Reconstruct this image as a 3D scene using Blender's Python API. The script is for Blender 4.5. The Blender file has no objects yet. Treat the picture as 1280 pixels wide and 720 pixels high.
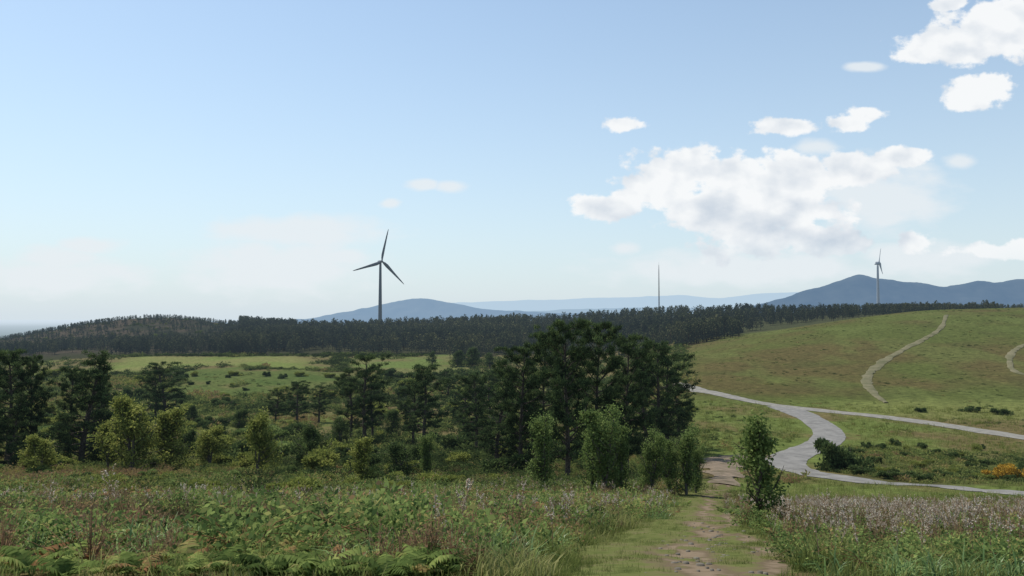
import bpy, math, numpy as np
from mathutils import Vector
rng = np.random.default_rng(11)
scene = bpy.context.scene
scene.view_settings.view_transform = 'Standard'
scene.view_settings.look = 'None'
scene.view_settings.exposure = 0
PITCH = math.radians(2.0); FPX = 1000.0; EYE = 1.7
cP, sP = math.cos(PITCH), math.sin(PITCH)

# ------------------------------------------------------------------ surveying helpers
def sight(u, v):
    """bearing (x/y) and slope (z/y) of a sight line from the viewpoint"""
    a = (u-640.0)/FPX; b = (360.0-v)/FPX
    den = cP - b*sP
    return a/den, (sP+b*cP)/den
def slope(v): return sight(640, v)[1]

# ------------------------------------------------------------------ noise
_perm = np.random.default_rng(5).random((256, 256))
def vnoise(x, y, sd=0):
    x = np.asarray(x, float)+sd*17.3; y = np.asarray(y, float)+sd*9.7
    xi = np.floor(x).astype(int); yi = np.floor(y).astype(int)
    fx = x-xi; fy = y-yi
    fx = fx*fx*(3-2*fx); fy = fy*fy*(3-2*fy)
    a = _perm[xi & 255, yi & 255]; b = _perm[(xi+1) & 255, yi & 255]
    c = _perm[xi & 255, (yi+1) & 255]; d = _perm[(xi+1) & 255, (yi+1) & 255]
    return (a*(1-fx)+b*fx)*(1-fy)+(c*(1-fx)+d*fx)*fy
def fbm(x, y, o=4, sd=0):
    s = 0; a = 0.5; n = 0
    for i in range(o):
        s = s+a*vnoise(np.asarray(x)*2**i, np.asarray(y)*2**i, sd+i); n += a; a *= 0.5
    return s/n
def sstep(a, b, x):
    t = np.clip((np.asarray(x, float)-a)/(b-a), 0, 1); return t*t*(3-2*t)

# ------------------------------------------------------------------ terrain heights
nL = [(5, 733), (8, 692), (12, 668), (20, 647), (30, 630), (50, 606), (80, 578)]
nR = [(5, 733), (8, 692), (12, 669), (20, 650), (30, 638), (40, 629), (50, 618)]
mid = [(120, 550), (200, 505), (260, 480), (300, 467), (350, 451), (390, 444)]
mnd = [(120, 550), (200, 509), (235, 496), (262, 478), (288, 463), (312, 461), (350, 452), (390, 444)]
def far(): return [(3000, 445), (6000, 420), (12000, 408), (45000, 399)]
PROF = {
 -60: nL+[(120, 553), (200, 508), (300, 474), (400, 453), (550, 444), (700, 433), (900, 440), (1500, 447)]+far(),
 0:   nL+[(120, 553), (200, 508), (300, 473), (400, 451), (550, 438), (700, 424), (900, 433), (1500, 445)]+far(),
 60:  nL+[(120, 552), (200, 507), (300, 470), (400, 448), (550, 433), (700, 410), (900, 418), (1500, 440)]+far(),
 130: nL+mid+[(450, 438), (550, 427), (700, 400), (850, 402), (1000, 412), (1500, 430)]+far(),
 200: nL+mid+[(450, 437), (550, 425), (700, 391), (850, 395), (1000, 410), (1500, 430)]+far(),
 260: nL+mnd+[(450, 436), (550, 423), (700, 401), (850, 405), (1000, 410), (1500, 430)]+far(),
 330: nL+mnd+[(450, 434), (550, 421), (700, 409), (850, 409), (1000, 409), (1500, 425)]+far(),
 390: nL+mnd+[(450, 433), (540, 422), (660, 412), (850, 410), (1000, 410), (1500, 421)]+far(),
 440: nL+mid+[(450, 433), (520, 425), (600, 415), (800, 411), (1000, 410), (1500, 418)]+far(),
 560: nL+mid+[(450, 432), (520, 422), (600, 411), (800, 409), (1000, 409), (1500, 420)]+far(),
 660: nL+mid+[(450, 430), (520, 418), (600, 406), (800, 405), (1000, 408), (1500, 420)]+far(),
 760: nL+mid+[(450, 425), (520, 411), (600, 401), (800, 402), (1000, 404), (1500, 415)]+far(),
 860: nL[:-1]+[(80, 574), (100, 548), (130, 514), (160, 490), (200, 468), (250, 447), (300, 438), (360, 427), (450, 410), (550, 397), (800, 396), (1300, 398), (2000, 410)]+far(),
 960: nR+[(60, 603), (80, 578), (100, 552), (130, 521), (160, 500), (200, 470), (250, 438), (300, 414), (350, 418), (450, 404), (550, 392), (800, 391), (1300, 392), (2000, 405)]+far(),
 1080: nR+[(60, 606), (80, 579), (100, 551), (130, 522), (160, 500), (200, 464), (250, 426), (320, 390), (370, 397), (450, 396), (550, 390), (800, 389), (1300, 390), (2000, 405)]+far(),
 1190: nR+[(60, 609), (80, 584), (100, 557), (130, 526), (160, 502), (200, 462), (250, 421), (320, 382), (370, 389), (450, 393), (550, 389), (800, 389), (1300, 390), (2000, 405)]+far(),
 1280: nR+[(60, 612), (80, 588), (100, 560), (130, 530), (160, 502), (200, 458), (250, 417), (320, 380), (370, 386), (450, 392), (550, 389), (800, 390), (1300, 394), (2000, 405)]+far(),
 1360: nR+[(60, 613), (80, 590), (100, 562), (130, 532), (160, 502), (200, 456), (250, 415), (320, 379), (370, 384), (450, 390), (550, 388), (800, 390), (1300, 394), (2000, 405)]+far(),
}
NA, NRR = 241, 460
AZ = np.linspace(-math.radians(48), math.radians(48), NA)
LR = np.linspace(math.log(0.6), math.log(50000), NRR)
RR = np.exp(LR)
ku = sorted(PROF); kaz = np.array([math.atan((u-640)/1000) for u in ku])
KT = []
for u, a in zip(ku, kaz):
    ys = np.array([p[0] for p in PROF[u]], float); sl = np.array([slope(p[1]) for p in PROF[u]])
    yy = RR*math.cos(a)
    z = np.interp(np.log(yy), np.log(ys), sl)*yy
    z5 = sl[0]*5
    z = np.where(yy < 5, -EYE+(z5+EYE)*yy/5, z)
    KT.append(z/(RR+3))
KT = np.array(KT)
TAB = np.array([np.interp(AZ, kaz, KT[:, j]) for j in range(NRR)]).T
def blur(A, s, ax):
    k = np.arange(-3*s, 3*s+1); g = np.exp(-k**2/(2*s*s)); g /= g.sum()
    P = np.pad(A, [(3*s, 3*s) if i == ax else (0, 0) for i in range(2)], mode='edge')
    return np.apply_along_axis(lambda m: np.convolve(m, g, 'valid'), ax, P)
TAB = blur(blur(TAB, 3, 1), 4, 0)
def h(x, y):
    x = np.asarray(x, float); y = np.asarray(y, float)
    r = np.maximum(np.hypot(x, y), 0.61); az = np.arctan2(x, y)
    lim = math.radians(47)
    ac = np.where(np.abs(az) > lim, np.sign(az)*lim*(math.pi-np.abs(az))/(math.pi-lim), az)
    fa = (ac-AZ[0])/(AZ[1]-AZ[0]); fr = np.clip((np.log(r)-LR[0])/(LR[1]-LR[0]), 0, NRR-1.001)
    ia = np.clip(fa.astype(int), 0, NA-2); ir = fr.astype(int); fa = fa-ia; fr = fr-ir
    w = (TAB[ia, ir]*(1-fa)+TAB[ia+1, ir]*fa)*(1-fr)+(TAB[ia, ir+1]*(1-fa)+TAB[ia+1, ir+1]*fa)*fr
    z = w*(r+3)
    z = z+0.42*(fbm(x/3.5, y/3.5, 3)-0.5)*sstep(4, 12, r)*(1-sstep(60, 120, r))
    z = z+1.3*(fbm(x/45, y/45, 4, 3)-0.5)*sstep(60, 200, r)
    z = z+5*(fbm(x/260, y/260, 4, 7)-0.5)*sstep(600, 1600, r)
    return z+EYE
_ys = np.exp(np.linspace(math.log(4), math.log(2500), 5000))
def ground_at(u, v):
    t, s = sight(u, v)
    d = h(t*_ys, _ys)-(EYE+s*_ys)
    i = int(np.argmax(d >= 0))
    if d[i] < 0: i = len(_ys)-1
    y = _ys[i]
    return np.array([t*y, y, float(h(t*y, y))])

# ------------------------------------------------------------------ mesh builder
class MB:
    def __init__(s): s.V=[]; s.F=[]; s.M=[]; s.T=[]; s.n=0
    def add(s, V, F, T=0.5, mat=0):
        V = np.asarray(V, float).reshape(-1, 3); F = np.asarray(F, int).reshape(-1, 3)
        s.V.append(V); s.F.append(F+s.n); s.n += len(V)
        s.M.append(np.full(len(F), mat)); s.T.append(np.broadcast_to(np.asarray(T, float), (len(V),)))
    def arrays(s):
        return np.concatenate(s.V), np.concatenate(s.F), np.concatenate(s.T), np.concatenate(s.M)
    def mesh(s, name, mats, smooth=False):
        V, F, T, M = s.arrays()
        me = bpy.data.meshes.new(name)
        me.vertices.add(len(V)); me.vertices.foreach_set('co', V.ravel().astype(np.float32))
        me.loops.add(len(F)*3); me.loops.foreach_set('vertex_index', F.ravel().astype(np.int32))
        me.polygons.add(len(F)); me.polygons.foreach_set('loop_start', (np.arange(len(F))*3).astype(np.int32))
        me.polygons.foreach_set('material_index', M.astype(np.int32))
        if smooth: me.polygons.foreach_set('use_smooth', np.ones(len(F), bool))
        at = me.attributes.new('tint', 'FLOAT', 'POINT'); at.data.foreach_set('value', T.astype(np.float32))
        for m in mats: me.materials.append(m)
        me.update(calc_edges=True)
        return me
def unit(v): return v/np.maximum(np.linalg.norm(v, axis=-1, keepdims=True), 1e-9)
def tube(mb, pts, rad, sides=5, T=0.5, mat=0):
    pts = np.asarray(pts, float); n = len(pts); rad = np.asarray(rad, float)
    d = unit(np.gradient(pts, axis=0)); ref = np.array([0.31, 0.95, 0.05]) if abs(d[0, 2]) > .8 else np.array([0, 0, 1.])
    a = unit(np.cross(d, ref)); b = np.cross(d, a)
    th = np.arange(sides)/sides*2*math.pi
    V = pts[:, None, :]+rad[:, None, None]*(a[:, None, :]*np.cos(th)[None, :, None]+b[:, None, :]*np.sin(th)[None, :, None])
    F = []
    for i in range(n-1):
        for j in range(sides):
            p = i*sides+j; q = i*sides+(j+1) % sides
            F += [(p, q, q+sides), (p, q+sides, p+sides)]
    V = V.reshape(-1, 3)
    e = (n-1)*sides
    F += [(e, e+j, e+j+1) for j in range(1, sides-1)]
    mb.add(V, F, T, mat)
def kites(mb, c, d, L, W, T=0.5, mat=0, r=rng):
    N = len(c); d = unit(d); side = unit(np.cross(d, r.normal(size=(N, 3))))
    L = np.broadcast_to(L, (N,))[:, None]; W = np.broadcast_to(W, (N,))[:, None]
    V = np.stack([c, c+d*L*.45+side*W/2, c+d*L, c+d*L*.45-side*W/2], 1)
    i = np.arange(N)[:, None]*4
    F = np.concatenate([i+[0, 1, 2], i+[0, 2, 3]], 0)
    mb.add(V, F, np.repeat(np.broadcast_to(T, (N,)), 4), mat)
def tris(mb, c, d, L, W, T=0.5, mat=0, r=rng):
    N = len(c); d = unit(d); side = unit(np.cross(d, r.normal(size=(N, 3))))
    L = np.broadcast_to(L, (N,))[:, None]; W = np.broadcast_to(W, (N,))[:, None]
    V = np.stack([c-side*W/2, c+side*W/2, c+d*L], 1)
    mb.add(V, np.arange(N)[:, None]*3+[0, 1, 2], np.repeat(np.broadcast_to(T, (N,)), 3), mat)
def blades(mb, base, az, lean, L, W, droop, T=0.5, mat=0):
    N = len(base); out = np.stack([np.cos(az), np.sin(az), 0*az], 1); side = np.stack([-np.sin(az), np.cos(az), 0*az], 1)
    up = np.array([0, 0, 1.]); L = np.broadcast_to(L, (N,))[:, None]; W = np.broadcast_to(W, (N,))[:, None]
    lean = lean[:, None]; dr = (lean+droop)
    m = base+up*L*.55*np.cos(lean)+out*L*.55*np.sin(lean)
    t = m+up*L*.45*np.cos(dr)+out*L*.45*np.sin(dr)
    V = np.stack([base-side*W/2, base+side*W/2, m+side*W*.42, m-side*W*.42, t], 1)
    i = np.arange(N)[:, None]*5
    F = np.concatenate([i+[0, 1, 2], i+[0, 2, 3], i+[3, 2, 4]], 0)
    Tn = np.broadcast_to(T, (N,))
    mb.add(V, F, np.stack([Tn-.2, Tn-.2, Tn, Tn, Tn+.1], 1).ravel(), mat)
def scatter(mb, tmpl, pos, sc, yaw, tint=0.0, squash=1.0, mat_off=0):
    """merge many copies of templates into one mesh"""
    N = len(pos); sc = np.broadcast_to(sc, (N,)); tint = np.broadcast_to(tint, (N,)); squash = np.broadcast_to(squash, (N,))
    pick = rng.integers(0, len(tmpl), N)
    for k, (V, F, T, M) in enumerate(tmpl):
        I = np.where(pick == k)[0]
        if not len(I): continue
        c = np.cos(yaw[I])[:, None]; s_ = np.sin(yaw[I])[:, None]; S = sc[I][:, None]
        X = (V[None, :, 0]*c-V[None, :, 1]*s_)*S; Y = (V[None, :, 0]*s_+V[None, :, 1]*c)*S; Z = V[None, :, 2]*S*squash[I][:, None]
        VV = np.stack([X, Y, Z], 2)+pos[I][:, None, :]
        FF = F[None]+(np.arange(len(I))*len(V))[:, None, None]
        TT = (T[None]+tint[I][:, None]).ravel()
        base = mb.n
        mb.V.append(VV.reshape(-1, 3)); mb.F.append(FF.reshape(-1, 3)+base); mb.n += len(I)*len(V)
        mb.T.append(TT); mb.M.append(np.tile(M, len(I))+mat_off)

# ------------------------------------------------------------------ materials
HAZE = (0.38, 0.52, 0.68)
def haze(nt, sh, L=14000., fixed=None, col=HAZE, far=None):  # distance haze put into each material as emitted colour
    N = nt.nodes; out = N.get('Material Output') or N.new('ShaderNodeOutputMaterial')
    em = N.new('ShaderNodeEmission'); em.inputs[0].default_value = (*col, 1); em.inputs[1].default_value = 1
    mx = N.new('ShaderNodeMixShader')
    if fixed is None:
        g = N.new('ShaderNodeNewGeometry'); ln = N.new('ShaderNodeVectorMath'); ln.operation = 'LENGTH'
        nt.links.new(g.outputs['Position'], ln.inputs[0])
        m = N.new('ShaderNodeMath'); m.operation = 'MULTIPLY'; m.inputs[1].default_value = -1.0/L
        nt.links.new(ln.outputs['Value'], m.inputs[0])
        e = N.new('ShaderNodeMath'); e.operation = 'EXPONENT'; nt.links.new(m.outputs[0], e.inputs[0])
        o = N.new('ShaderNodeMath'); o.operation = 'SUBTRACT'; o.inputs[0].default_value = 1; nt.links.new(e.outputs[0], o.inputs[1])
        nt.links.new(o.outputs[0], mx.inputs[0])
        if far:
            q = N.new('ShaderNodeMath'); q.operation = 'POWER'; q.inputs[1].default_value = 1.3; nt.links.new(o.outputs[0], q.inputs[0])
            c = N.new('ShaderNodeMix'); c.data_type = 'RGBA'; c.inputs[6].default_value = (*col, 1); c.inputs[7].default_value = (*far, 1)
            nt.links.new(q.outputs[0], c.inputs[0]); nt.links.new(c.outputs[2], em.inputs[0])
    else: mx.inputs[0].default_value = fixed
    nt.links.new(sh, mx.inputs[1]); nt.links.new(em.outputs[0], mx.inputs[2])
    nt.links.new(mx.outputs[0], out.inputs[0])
def newmat(name):
    m = bpy.data.materials.new(name); m.use_nodes = True
    nt = m.node_tree
    try: m.cycles.emission_sampling = 'NONE'
    except Exception: pass
    for n in list(nt.nodes):
        if n.type != 'OUTPUT_MATERIAL': nt.nodes.remove(n)
    return m, nt
def ramp(nt, cols, fac):
    r = nt.nodes.new('ShaderNodeValToRGB'); e = r.color_ramp.elements
    while len(e) < len(cols): e.new(0.5)
    for i, (p, c) in enumerate(cols): e[i].position = p; e[i].color = (*c, 1)
    nt.links.new(fac, r.inputs[0]); return r.outputs[0]
def foliage(name, cols, trans=0.35, L=14000., rough=None, gain=1.5):
    m, nt = newmat(name); N = nt.nodes
    cols = [(p, tuple(min(.9, q*gain) for q in c)) for p, c in cols]
    a = N.new('ShaderNodeAttribute'); a.attribute_name = 'tint'
    col = ramp(nt, cols, a.outputs['Fac'])
    df = N.new('ShaderNodeBsdfDiffuse'); nt.links.new(col, df.inputs[0])
    if rough is not None:
        gl = N.new('ShaderNodeBsdfGlossy'); gl.inputs['Roughness'].default_value = rough; gl.inputs[0].default_value = (.8, .8, .8, 1)
        m3 = N.new('ShaderNodeMixShader'); m3.inputs[0].default_value = .03; nt.links.new(df.outputs[0], m3.inputs[1]); nt.links.new(gl.outputs[0], m3.inputs[2]); df = m3
    sh = df.outputs[0]
    if trans > 0:
        tr = N.new('ShaderNodeBsdfTranslucent'); nt.links.new(col, tr.inputs[0])
        mx = N.new('ShaderNodeMixShader'); mx.inputs[0].default_value = trans
        nt.links.new(sh, mx.inputs[1]); nt.links.new(tr.outputs[0], mx.inputs[2]); sh = mx.outputs[0]
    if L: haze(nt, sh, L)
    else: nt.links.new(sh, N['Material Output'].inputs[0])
    return m
def surf(name, c1, c2, scale, rough=0.9, bump=0.0, L=14000., fixed=None, col=HAZE):
    m, nt = newmat(name); N = nt.nodes
    g = N.new('ShaderNodeNewGeometry'); no = N.new('ShaderNodeTexNoise'); no.inputs['Scale'].default_value = scale; no.inputs['Detail'].default_value = 5
    no.inputs['Roughness'].default_value = 0.65
    nt.links.new(g.outputs['Position'], no.inputs['Vector'])
    co = ramp(nt, [(0.33, c1), (0.67, c2)], no.outputs[0])
    b = N.new('ShaderNodeBsdfPrincipled'); nt.links.new(co, b.inputs['Base Color']); b.inputs['Roughness'].default_value = rough
    b.inputs['Specular IOR Level'].default_value = 0.15
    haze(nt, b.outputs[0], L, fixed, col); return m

M_bark = surf('bark', (0.04, 0.032, 0.024), (0.11, 0.09, 0.07), 8, 0.95, 0)
M_barkf = surf('pale_pine_bark', (0.05, 0.04, 0.03), (0.11, 0.085, 0.065), 1, 0.95, 0)
M_barkg = surf('grey_bark', (0.07, 0.062, 0.052), (0.16, 0.14, 0.12), 8, 0.95, 0)
M_pine = foliage('pine_needles', [(0, (0.009, 0.014, 0.007)), (0.42, (0.026, 0.040, 0.016)), (1, (0.085, 0.11, 0.038))], 0.22, gain=2.0)
M_wood = foliage('forest_needles', [(0, (0.012, 0.017, 0.009)), (0.5, (0.032, 0.039, 0.018)), (1, (0.08, 0.078, 0.034))], 0.1, L=8000, gain=1.35)
M_leaf = foliage('young_leaves', [(0, (0.03, 0.05, 0.014)), (0.5, (0.08, 0.11, 0.033)), (1, (0.15, 0.185, 0.065))], 0.4, gain=1.75)
M_leafy = foliage('yellow_green_leaves', [(0, (0.05, 0.065, 0.018)), (0.5, (0.12, 0.135, 0.033)), (1, (0.22, 0.215, 0.065))], 0.45, gain=1.75)
M_dleaf = foliage('dark_leaves', [(0, (0.02, 0.032, 0.012)), (0.5, (0.045, 0.066, 0.023)), (1, (0.095, 0.12, 0.042))], 0.25, gain=1.6)
M_brack = foliage('bracken_fronds', [(0, (0.025, 0.04, 0.012)), (0.35, (0.065, 0.092, 0.026)), (0.66, (0.14, 0.17, 0.05)), (0.84, (0.18, 0.15, 0.06)), (1, (0.16, 0.085, 0.042))], 0.45, gain=2.0, L=None)
M_bram = foliage('bramble_leaves', [(0, (0.018, 0.03, 0.011)), (0.38, (0.052, 0.08, 0.025)), (0.75, (0.13, 0.165, 0.052)), (.93, (.18, .16, .058)), (1, (0.15, 0.10, 0.05))], 0.42, gain=1.95, L=None)
M_strap = foliage('asphodel_leaves', [(0, (0.035, 0.06, 0.022)), (0.5, (0.085, 0.135, 0.045)), (1, (0.17, 0.22, 0.09))], 0.42, rough=0.4, gain=1.9, L=None)
M_grass = foliage('grass_blades', [(0, (0.045, 0.06, 0.017)), (0.5, (0.105, 0.125, 0.036)), (1, (0.2, 0.19, 0.08))], 0.4, gain=1.6, L=None)
M_heath = foliage('heath_leaves', [(0, (0.038, 0.034, 0.02)), (0.4, (0.08, 0.064, 0.035)), (0.7, (0.14, 0.088, 0.052)), (1, (0.2, 0.13, 0.075))], 0.3, gain=1.9, L=None)
M_stalk = foliage('dry_stalks', [(0, (0.08, 0.05, 0.03)), (1, (0.26, 0.18, 0.12))], 0.0, L=None)
M_flow = foliage('asphodel_flowers', [(0, (0.20, 0.14, 0.095)), (0.5, (0.38, 0.31, 0.24)), (1, (0.8, 0.74, 0.65))], 0.4, gain=1.15, L=None)
M_scrub = foliage('scrub_leaves', [(0, (0.022, 0.032, 0.013)), (0.35, (0.055, 0.074, 0.024)), (0.65, (0.115, 0.132, 0.04)), (0.82, (0.155, 0.135, 0.045)), (1, (0.14, 0.095, 0.05))], 0.35, gain=1.7)
M_gorse = foliage('orange_gorse', [(0, (0.07, 0.07, 0.02)), (0.5, (0.34, 0.21, 0.035)), (1, (0.62, 0.40, 0.06))], 0.2, gain=1.15)

# ------------------------------------------------------------------ object helpers
col0 = scene.collection
def add(name, me, kind=None, label=None, cat=None, group=None, parent=None, loc=None):
    o = bpy.data.objects.new(name, me); col0.objects.link(o)
    if kind: o['kind'] = kind
    if label: o['label'] = label
    if cat: o['category'] = cat
    if group: o['group'] = group
    if parent: o.parent = parent
    if loc is not None: o.location = loc
    return o

# ------------------------------------------------------------------ path & road alignments
PATH = [(733, 1010, 680), (700, 990, 712), (680, 965, 748), (660, 932, 796), (645, 914, 836), (630, 908, 857), (616, 906, 868), (606, 907, 880)]
pY = []; pC = []; pW = []
for v, ur, ul in PATH:
    g = ground_at((ur+ul)/2, v); pY.append(g[1]); pC.append(g[0]/g[1]); pW.append((ur-ul)/2000.)
pY, pC, pW = map(np.array, (pY, pC, pW)); o_ = np.argsort(pY); pY, pC, pW = pY[o_], pC[o_], pW[o_]
def in_path(x, y, grow=0.0):
    c = np.interp(y, pY, pC); w = np.interp(y, pY, pW)+grow+0.05*(fbm(x*1.3, y*1.3, 3, 21)-.5)*2
    return (np.abs(x/y-c) < w) & (y < pY[-1]+6)
def catmull(P, n=10):
    P = np.asarray(P, float); Q = np.vstack([2*P[0]-P[1], P, 2*P[-1]-P[-2]]); R = []
    for i in range(1, len(Q)-2):
        for k in range(n):
            t = k/n
            R.append(0.5*((2*Q[i])+(-Q[i-1]+Q[i+1])*t+(2*Q[i-1]-5*Q[i]+4*Q[i+1]-Q[i+2])*t*t+(-Q[i-1]+3*Q[i]-3*Q[i+1]+Q[i+2])*t**3))
    R.append(P[-1]); return np.array(R)
ROADPTS = []
def ribbon(name, uv, width, mat, lift, n=14, across=8, wobble=0.0):
    P = catmull([ground_at(*p)[:2] for p in uv], n)
    d = unit(np.gradient(P, axis=0)); nrm = np.stack([-d[:, 1], d[:, 0]], 1)
    w = np.interp(np.linspace(0, 1, len(P)), np.linspace(0, 1, len(np.atleast_1d(width))), np.atleast_1d(width))
    if wobble: w = w*(1+wobble*(vnoise(np.arange(len(P))*.25, 0*P[:, 0], 4)-.5)*2)
    ROADPTS.append((P, w/2))
    k = np.linspace(-.5, .5, across+1)
    XY = P[:, None, :]+nrm[:, None, :]*(w[:, None]*k[None])[:, :, None]
    if wobble:
        XY[:, 0] += nrm*(vnoise(np.arange(len(P))*.6, 0*w, 9)[:, None]-.5)*w[:, None]*wobble
        XY[:, -1] += nrm*(vnoise(np.arange(len(P))*.6, 0*w, 14)[:, None]-.5)*w[:, None]*wobble
    Z = h(XY[..., 0], XY[..., 1])+lift*(1-0.6*(2*np.abs(k))[None]**4)
    V = np.dstack([XY, Z]).reshape(-1, 3); F = []
    A = across+1
    for i in range(len(P)-1):
        for j in range(across):
            p = i*A+j; F += [(p, p+1, p+A+1), (p, p+A+1, p+A)]
    mb = MB(); mb.add(V, F); add(name, mb.mesh(name, [mat], True), kind='structure'); return P
M_asph = surf('worn_asphalt', (0.125, 0.12, 0.112), (0.225, 0.215, 0.20), 0.8, 0.95, 0)
M_dirt = surf('pale_gravel', (0.14, 0.132, 0.118), (0.25, 0.235, 0.205), 0.8, 0.95, 0)
M_track = surf('hill_dirt', (0.085, 0.085, 0.038), (0.165, 0.145, 0.085), 0.3, 0.95, 0)
M_gravel = surf('brown_gravel', (0.09, 0.075, 0.045), (0.22, 0.165, 0.12), 0.9, 0.95, 0)
ribbon('asphalt_road', [(1330, 622), (1280, 618), (1200, 611), (1120, 605), (1060, 599), (1012, 591), (984, 581), (986, 572), (1008, 563), (1030, 553), (1036, 542), (1024, 530), (1004, 519), (978, 509)], [3.2, 3.2, 3.2, 3.2, 3.8, 4.2, 4.0, 4.0, 5.6], M_asph, 0.10, wobble=.05)
ribbon('dirt_road', [(840, 481), (868, 487), (900, 493), (940, 502), (985, 509), (1040, 515), (1100, 521), (1160, 529), (1220, 538), (1330, 554)], [4.0, 4.4, 5.2, 5.6], M_dirt, 0.14, wobble=0.1)
ribbon('hill_track', [(1183, 394), (1176, 410), (1155, 424), (1128, 438), (1104, 452), (1088, 466), (1083, 478), (1092, 492), (1108, 504)], [1.2, 1.8, 2.4, 2.2, 1.0], M_track, 0.2, wobble=0.3)
ribbon('hill_track', [(1330, 425), (1285, 430), (1266, 440), (1262, 452), (1272, 466), (1330, 480)], [1.2, 1.6, 1.3], M_track, 0.2, wobble=0.3)
ribbon('gravel_track', [(905, 606), (904, 592), (906, 580), (915, 573), (945, 571), (975, 574)], [1.4, 2.6, 4.5, 3.4, 2.5], M_gravel, 0.08, wobble=0.5)
def near_road(x, y, m=0.6):
    r = np.zeros(np.shape(x), bool)
    for P, w in ROADPTS:
        for i in range(0, len(P), 3):
            r |= (x-P[i, 0])**2+(y-P[i, 1])**2 < (w[i]+m+1.0)**2
    return r

# ------------------------------------------------------------------ ground zones
def U(x, y): return 640+1000*x/np.maximum(y, .1)
def zone_field(x, y):
    u = U(x, y); n = (fbm(x/25, y/25, 3, 31)-.5); n2 = (fbm(x/70, y/70, 3, 33)-.5)
    top = sstep(312, 324, y+n*50+n2*40)*(1-sstep(370, 384, y+n*30+n2*30))*sstep(128, 170, u+n*60)*(1-sstep(375, 430, u+(y-310)*0.45+n*50))
    low = sstep(238, 254, y+n*70+n2*30)*(1-sstep(296, 306, y+n*36+n2*30))*sstep(205, 265, u+n*80)*(1-sstep(380, 440, u+n*110))
    third = sstep(296, 316, y+n*50)*(1-sstep(366, 386, y+n*44+n2*30))*sstep(432, 450, u+n*20)*(1-sstep(520, 600, u+n*110))
    return top, low, third
def ground_color(x, y):
    r = np.hypot(x, y); u = U(x, y)
    n1 = fbm(x/2.2, y/2.2, 4, 1); n2 = fbm(x/14, y/14, 5, 2); n3 = fbm(x/60, y/60, 4, 5)
    def C(*c): return np.array(c)
    def mix(a, b, f): return a+(b-a)*np.clip(f, 0, 1)[..., None]
    z = np.zeros(x.shape+(3,))
    c = mix(z+C(0.06, 0.075, 0.025), z+C(0.10, 0.075, 0.042), sstep(.35, .65, n1))
    c = mix(c, mix(z+C(0.086, 0.105, 0.032), z+C(0.112, 0.095, 0.045), sstep(.35, .62, n2)), sstep(25, 60, r))
    cg = mix(z+C(0.12, 0.135, 0.04), z+C(0.15, 0.125, 0.06), sstep(.4, .6, fbm(x/.5, y/.5, 4, 12)))
    c = mix(c, cg, (1-sstep(9, 12, r+n1*3))*(1-sstep(200, 280, u))*.9)
    g = mix(z+C(0.10, 0.128, 0.038), z+C(0.115, 0.095, 0.045), sstep(.38, .6, n2))
    c = mix(c, g, sstep(860, 900, u)*sstep(38, 50, y)*(1-sstep(175, 190, y)))
    c = mix(c, z+C(0.065, 0.06, 0.028), sstep(1030, 1080, u)*sstep(60, 66, y+n2*6)*(1-sstep(80, 96, y+n2*14))*.85)
    hl = mix(z+C(0.073, 0.088, 0.027), z+C(0.083, 0.071, 0.030), sstep(.38, .62, n2*.35+n3*.65))
    hl = mix(hl, z+C(0.055, 0.058, 0.023), sstep(.55, .7, fbm(x/7, y/10, 4, 15))*.4)
    hl = mix(hl, z+C(0.092, 0.112, 0.036), sstep(.55, .75, fbm(x/12, y/30, 3, 8))*.6)
    hm = sstep(835, 870, u+n3*20)*sstep(150, 172, y+n2*16)*(1-sstep(350, 380, y))
    c = mix(c, hl, hm)
    verge = sstep(1000, 1100, u)*sstep(136, 146, y+n2*10)*(1-sstep(160, 178, y+n3*30))
    c = mix(c, z+C(0.13, 0.145, 0.048), verge*.8)
    a, b, d = zone_field(x, y)
    c = mix(c, mix(z+C(0.115, 0.145, 0.044), z+C(0.14, 0.145, 0.055), sstep(.3, .7, n2)), a)
    c = mix(c, mix(z+C(0.06, 0.088, 0.026), z+C(0.08, 0.10, 0.032), sstep(.35, .65, n2)), b)
    c = mix(c, mix(z+C(0.095, 0.128, 0.038), z+C(0.11, 0.115, 0.045), sstep(.4, .6, n2)), d)
    w = sstep(383, 392, y)*(1-sstep(640, 700, y))*(1-sstep(845, 900, u))
    c = mix(c, z+C(0.035, 0.037, 0.02), w)
    c = mix(c, z+C(0.045, 0.05, 0.026), sstep(350, 380, y)*sstep(845, 900, u)*(1-sstep(900, 1300, y)))
    w = sstep(430, 480, y+n3*60)*(1-sstep(1000, 1200, y))*(1-sstep(280, 400, u))
    c = mix(c, mix(z+C(0.025, 0.028, 0.018), z+C(0.055, 0.045, 0.033), sstep(.4, .6, n3*.5+n2*.5)), w)
    c = mix(c, z+C(0.06, 0.08, 0.045), sstep(1500, 3000, r))
    return c

# terrain sheet
azd = np.radians(np.linspace(-46, 46, 640)); azs = np.concatenate([np.radians(np.linspace(-180, -48, 23)), azd, np.radians(np.linspace(48, 180, 23))])
rs = np.exp(np.concatenate([np.linspace(math.log(.8), math.log(4), 24)[:-1], np.linspace(math.log(4), math.log(900), 500)[:-1], np.linspace(math.log(900), math.log(48000), 130)]))
AA, RG = np.meshgrid(azs, rs, indexing='ij')
X = RG*np.sin(AA); Y = RG*np.cos(AA); Z = h(X, Y)
nr = len(rs); na = len(azs)
V = np.dstack([X, Y, Z]).reshape(-1, 3)
i, j = np.meshgrid(np.arange(na-1), np.arange(nr-1), indexing='ij'); p = (i*nr+j).ravel()
Q = np.stack([p, p+1, p+nr+1, p+nr], 1)
V = np.vstack([V, [[0, 0, float(h(0.0, 0.61))]]]); ce = len(V)-1
me = bpy.data.meshes.new('ground')
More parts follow.
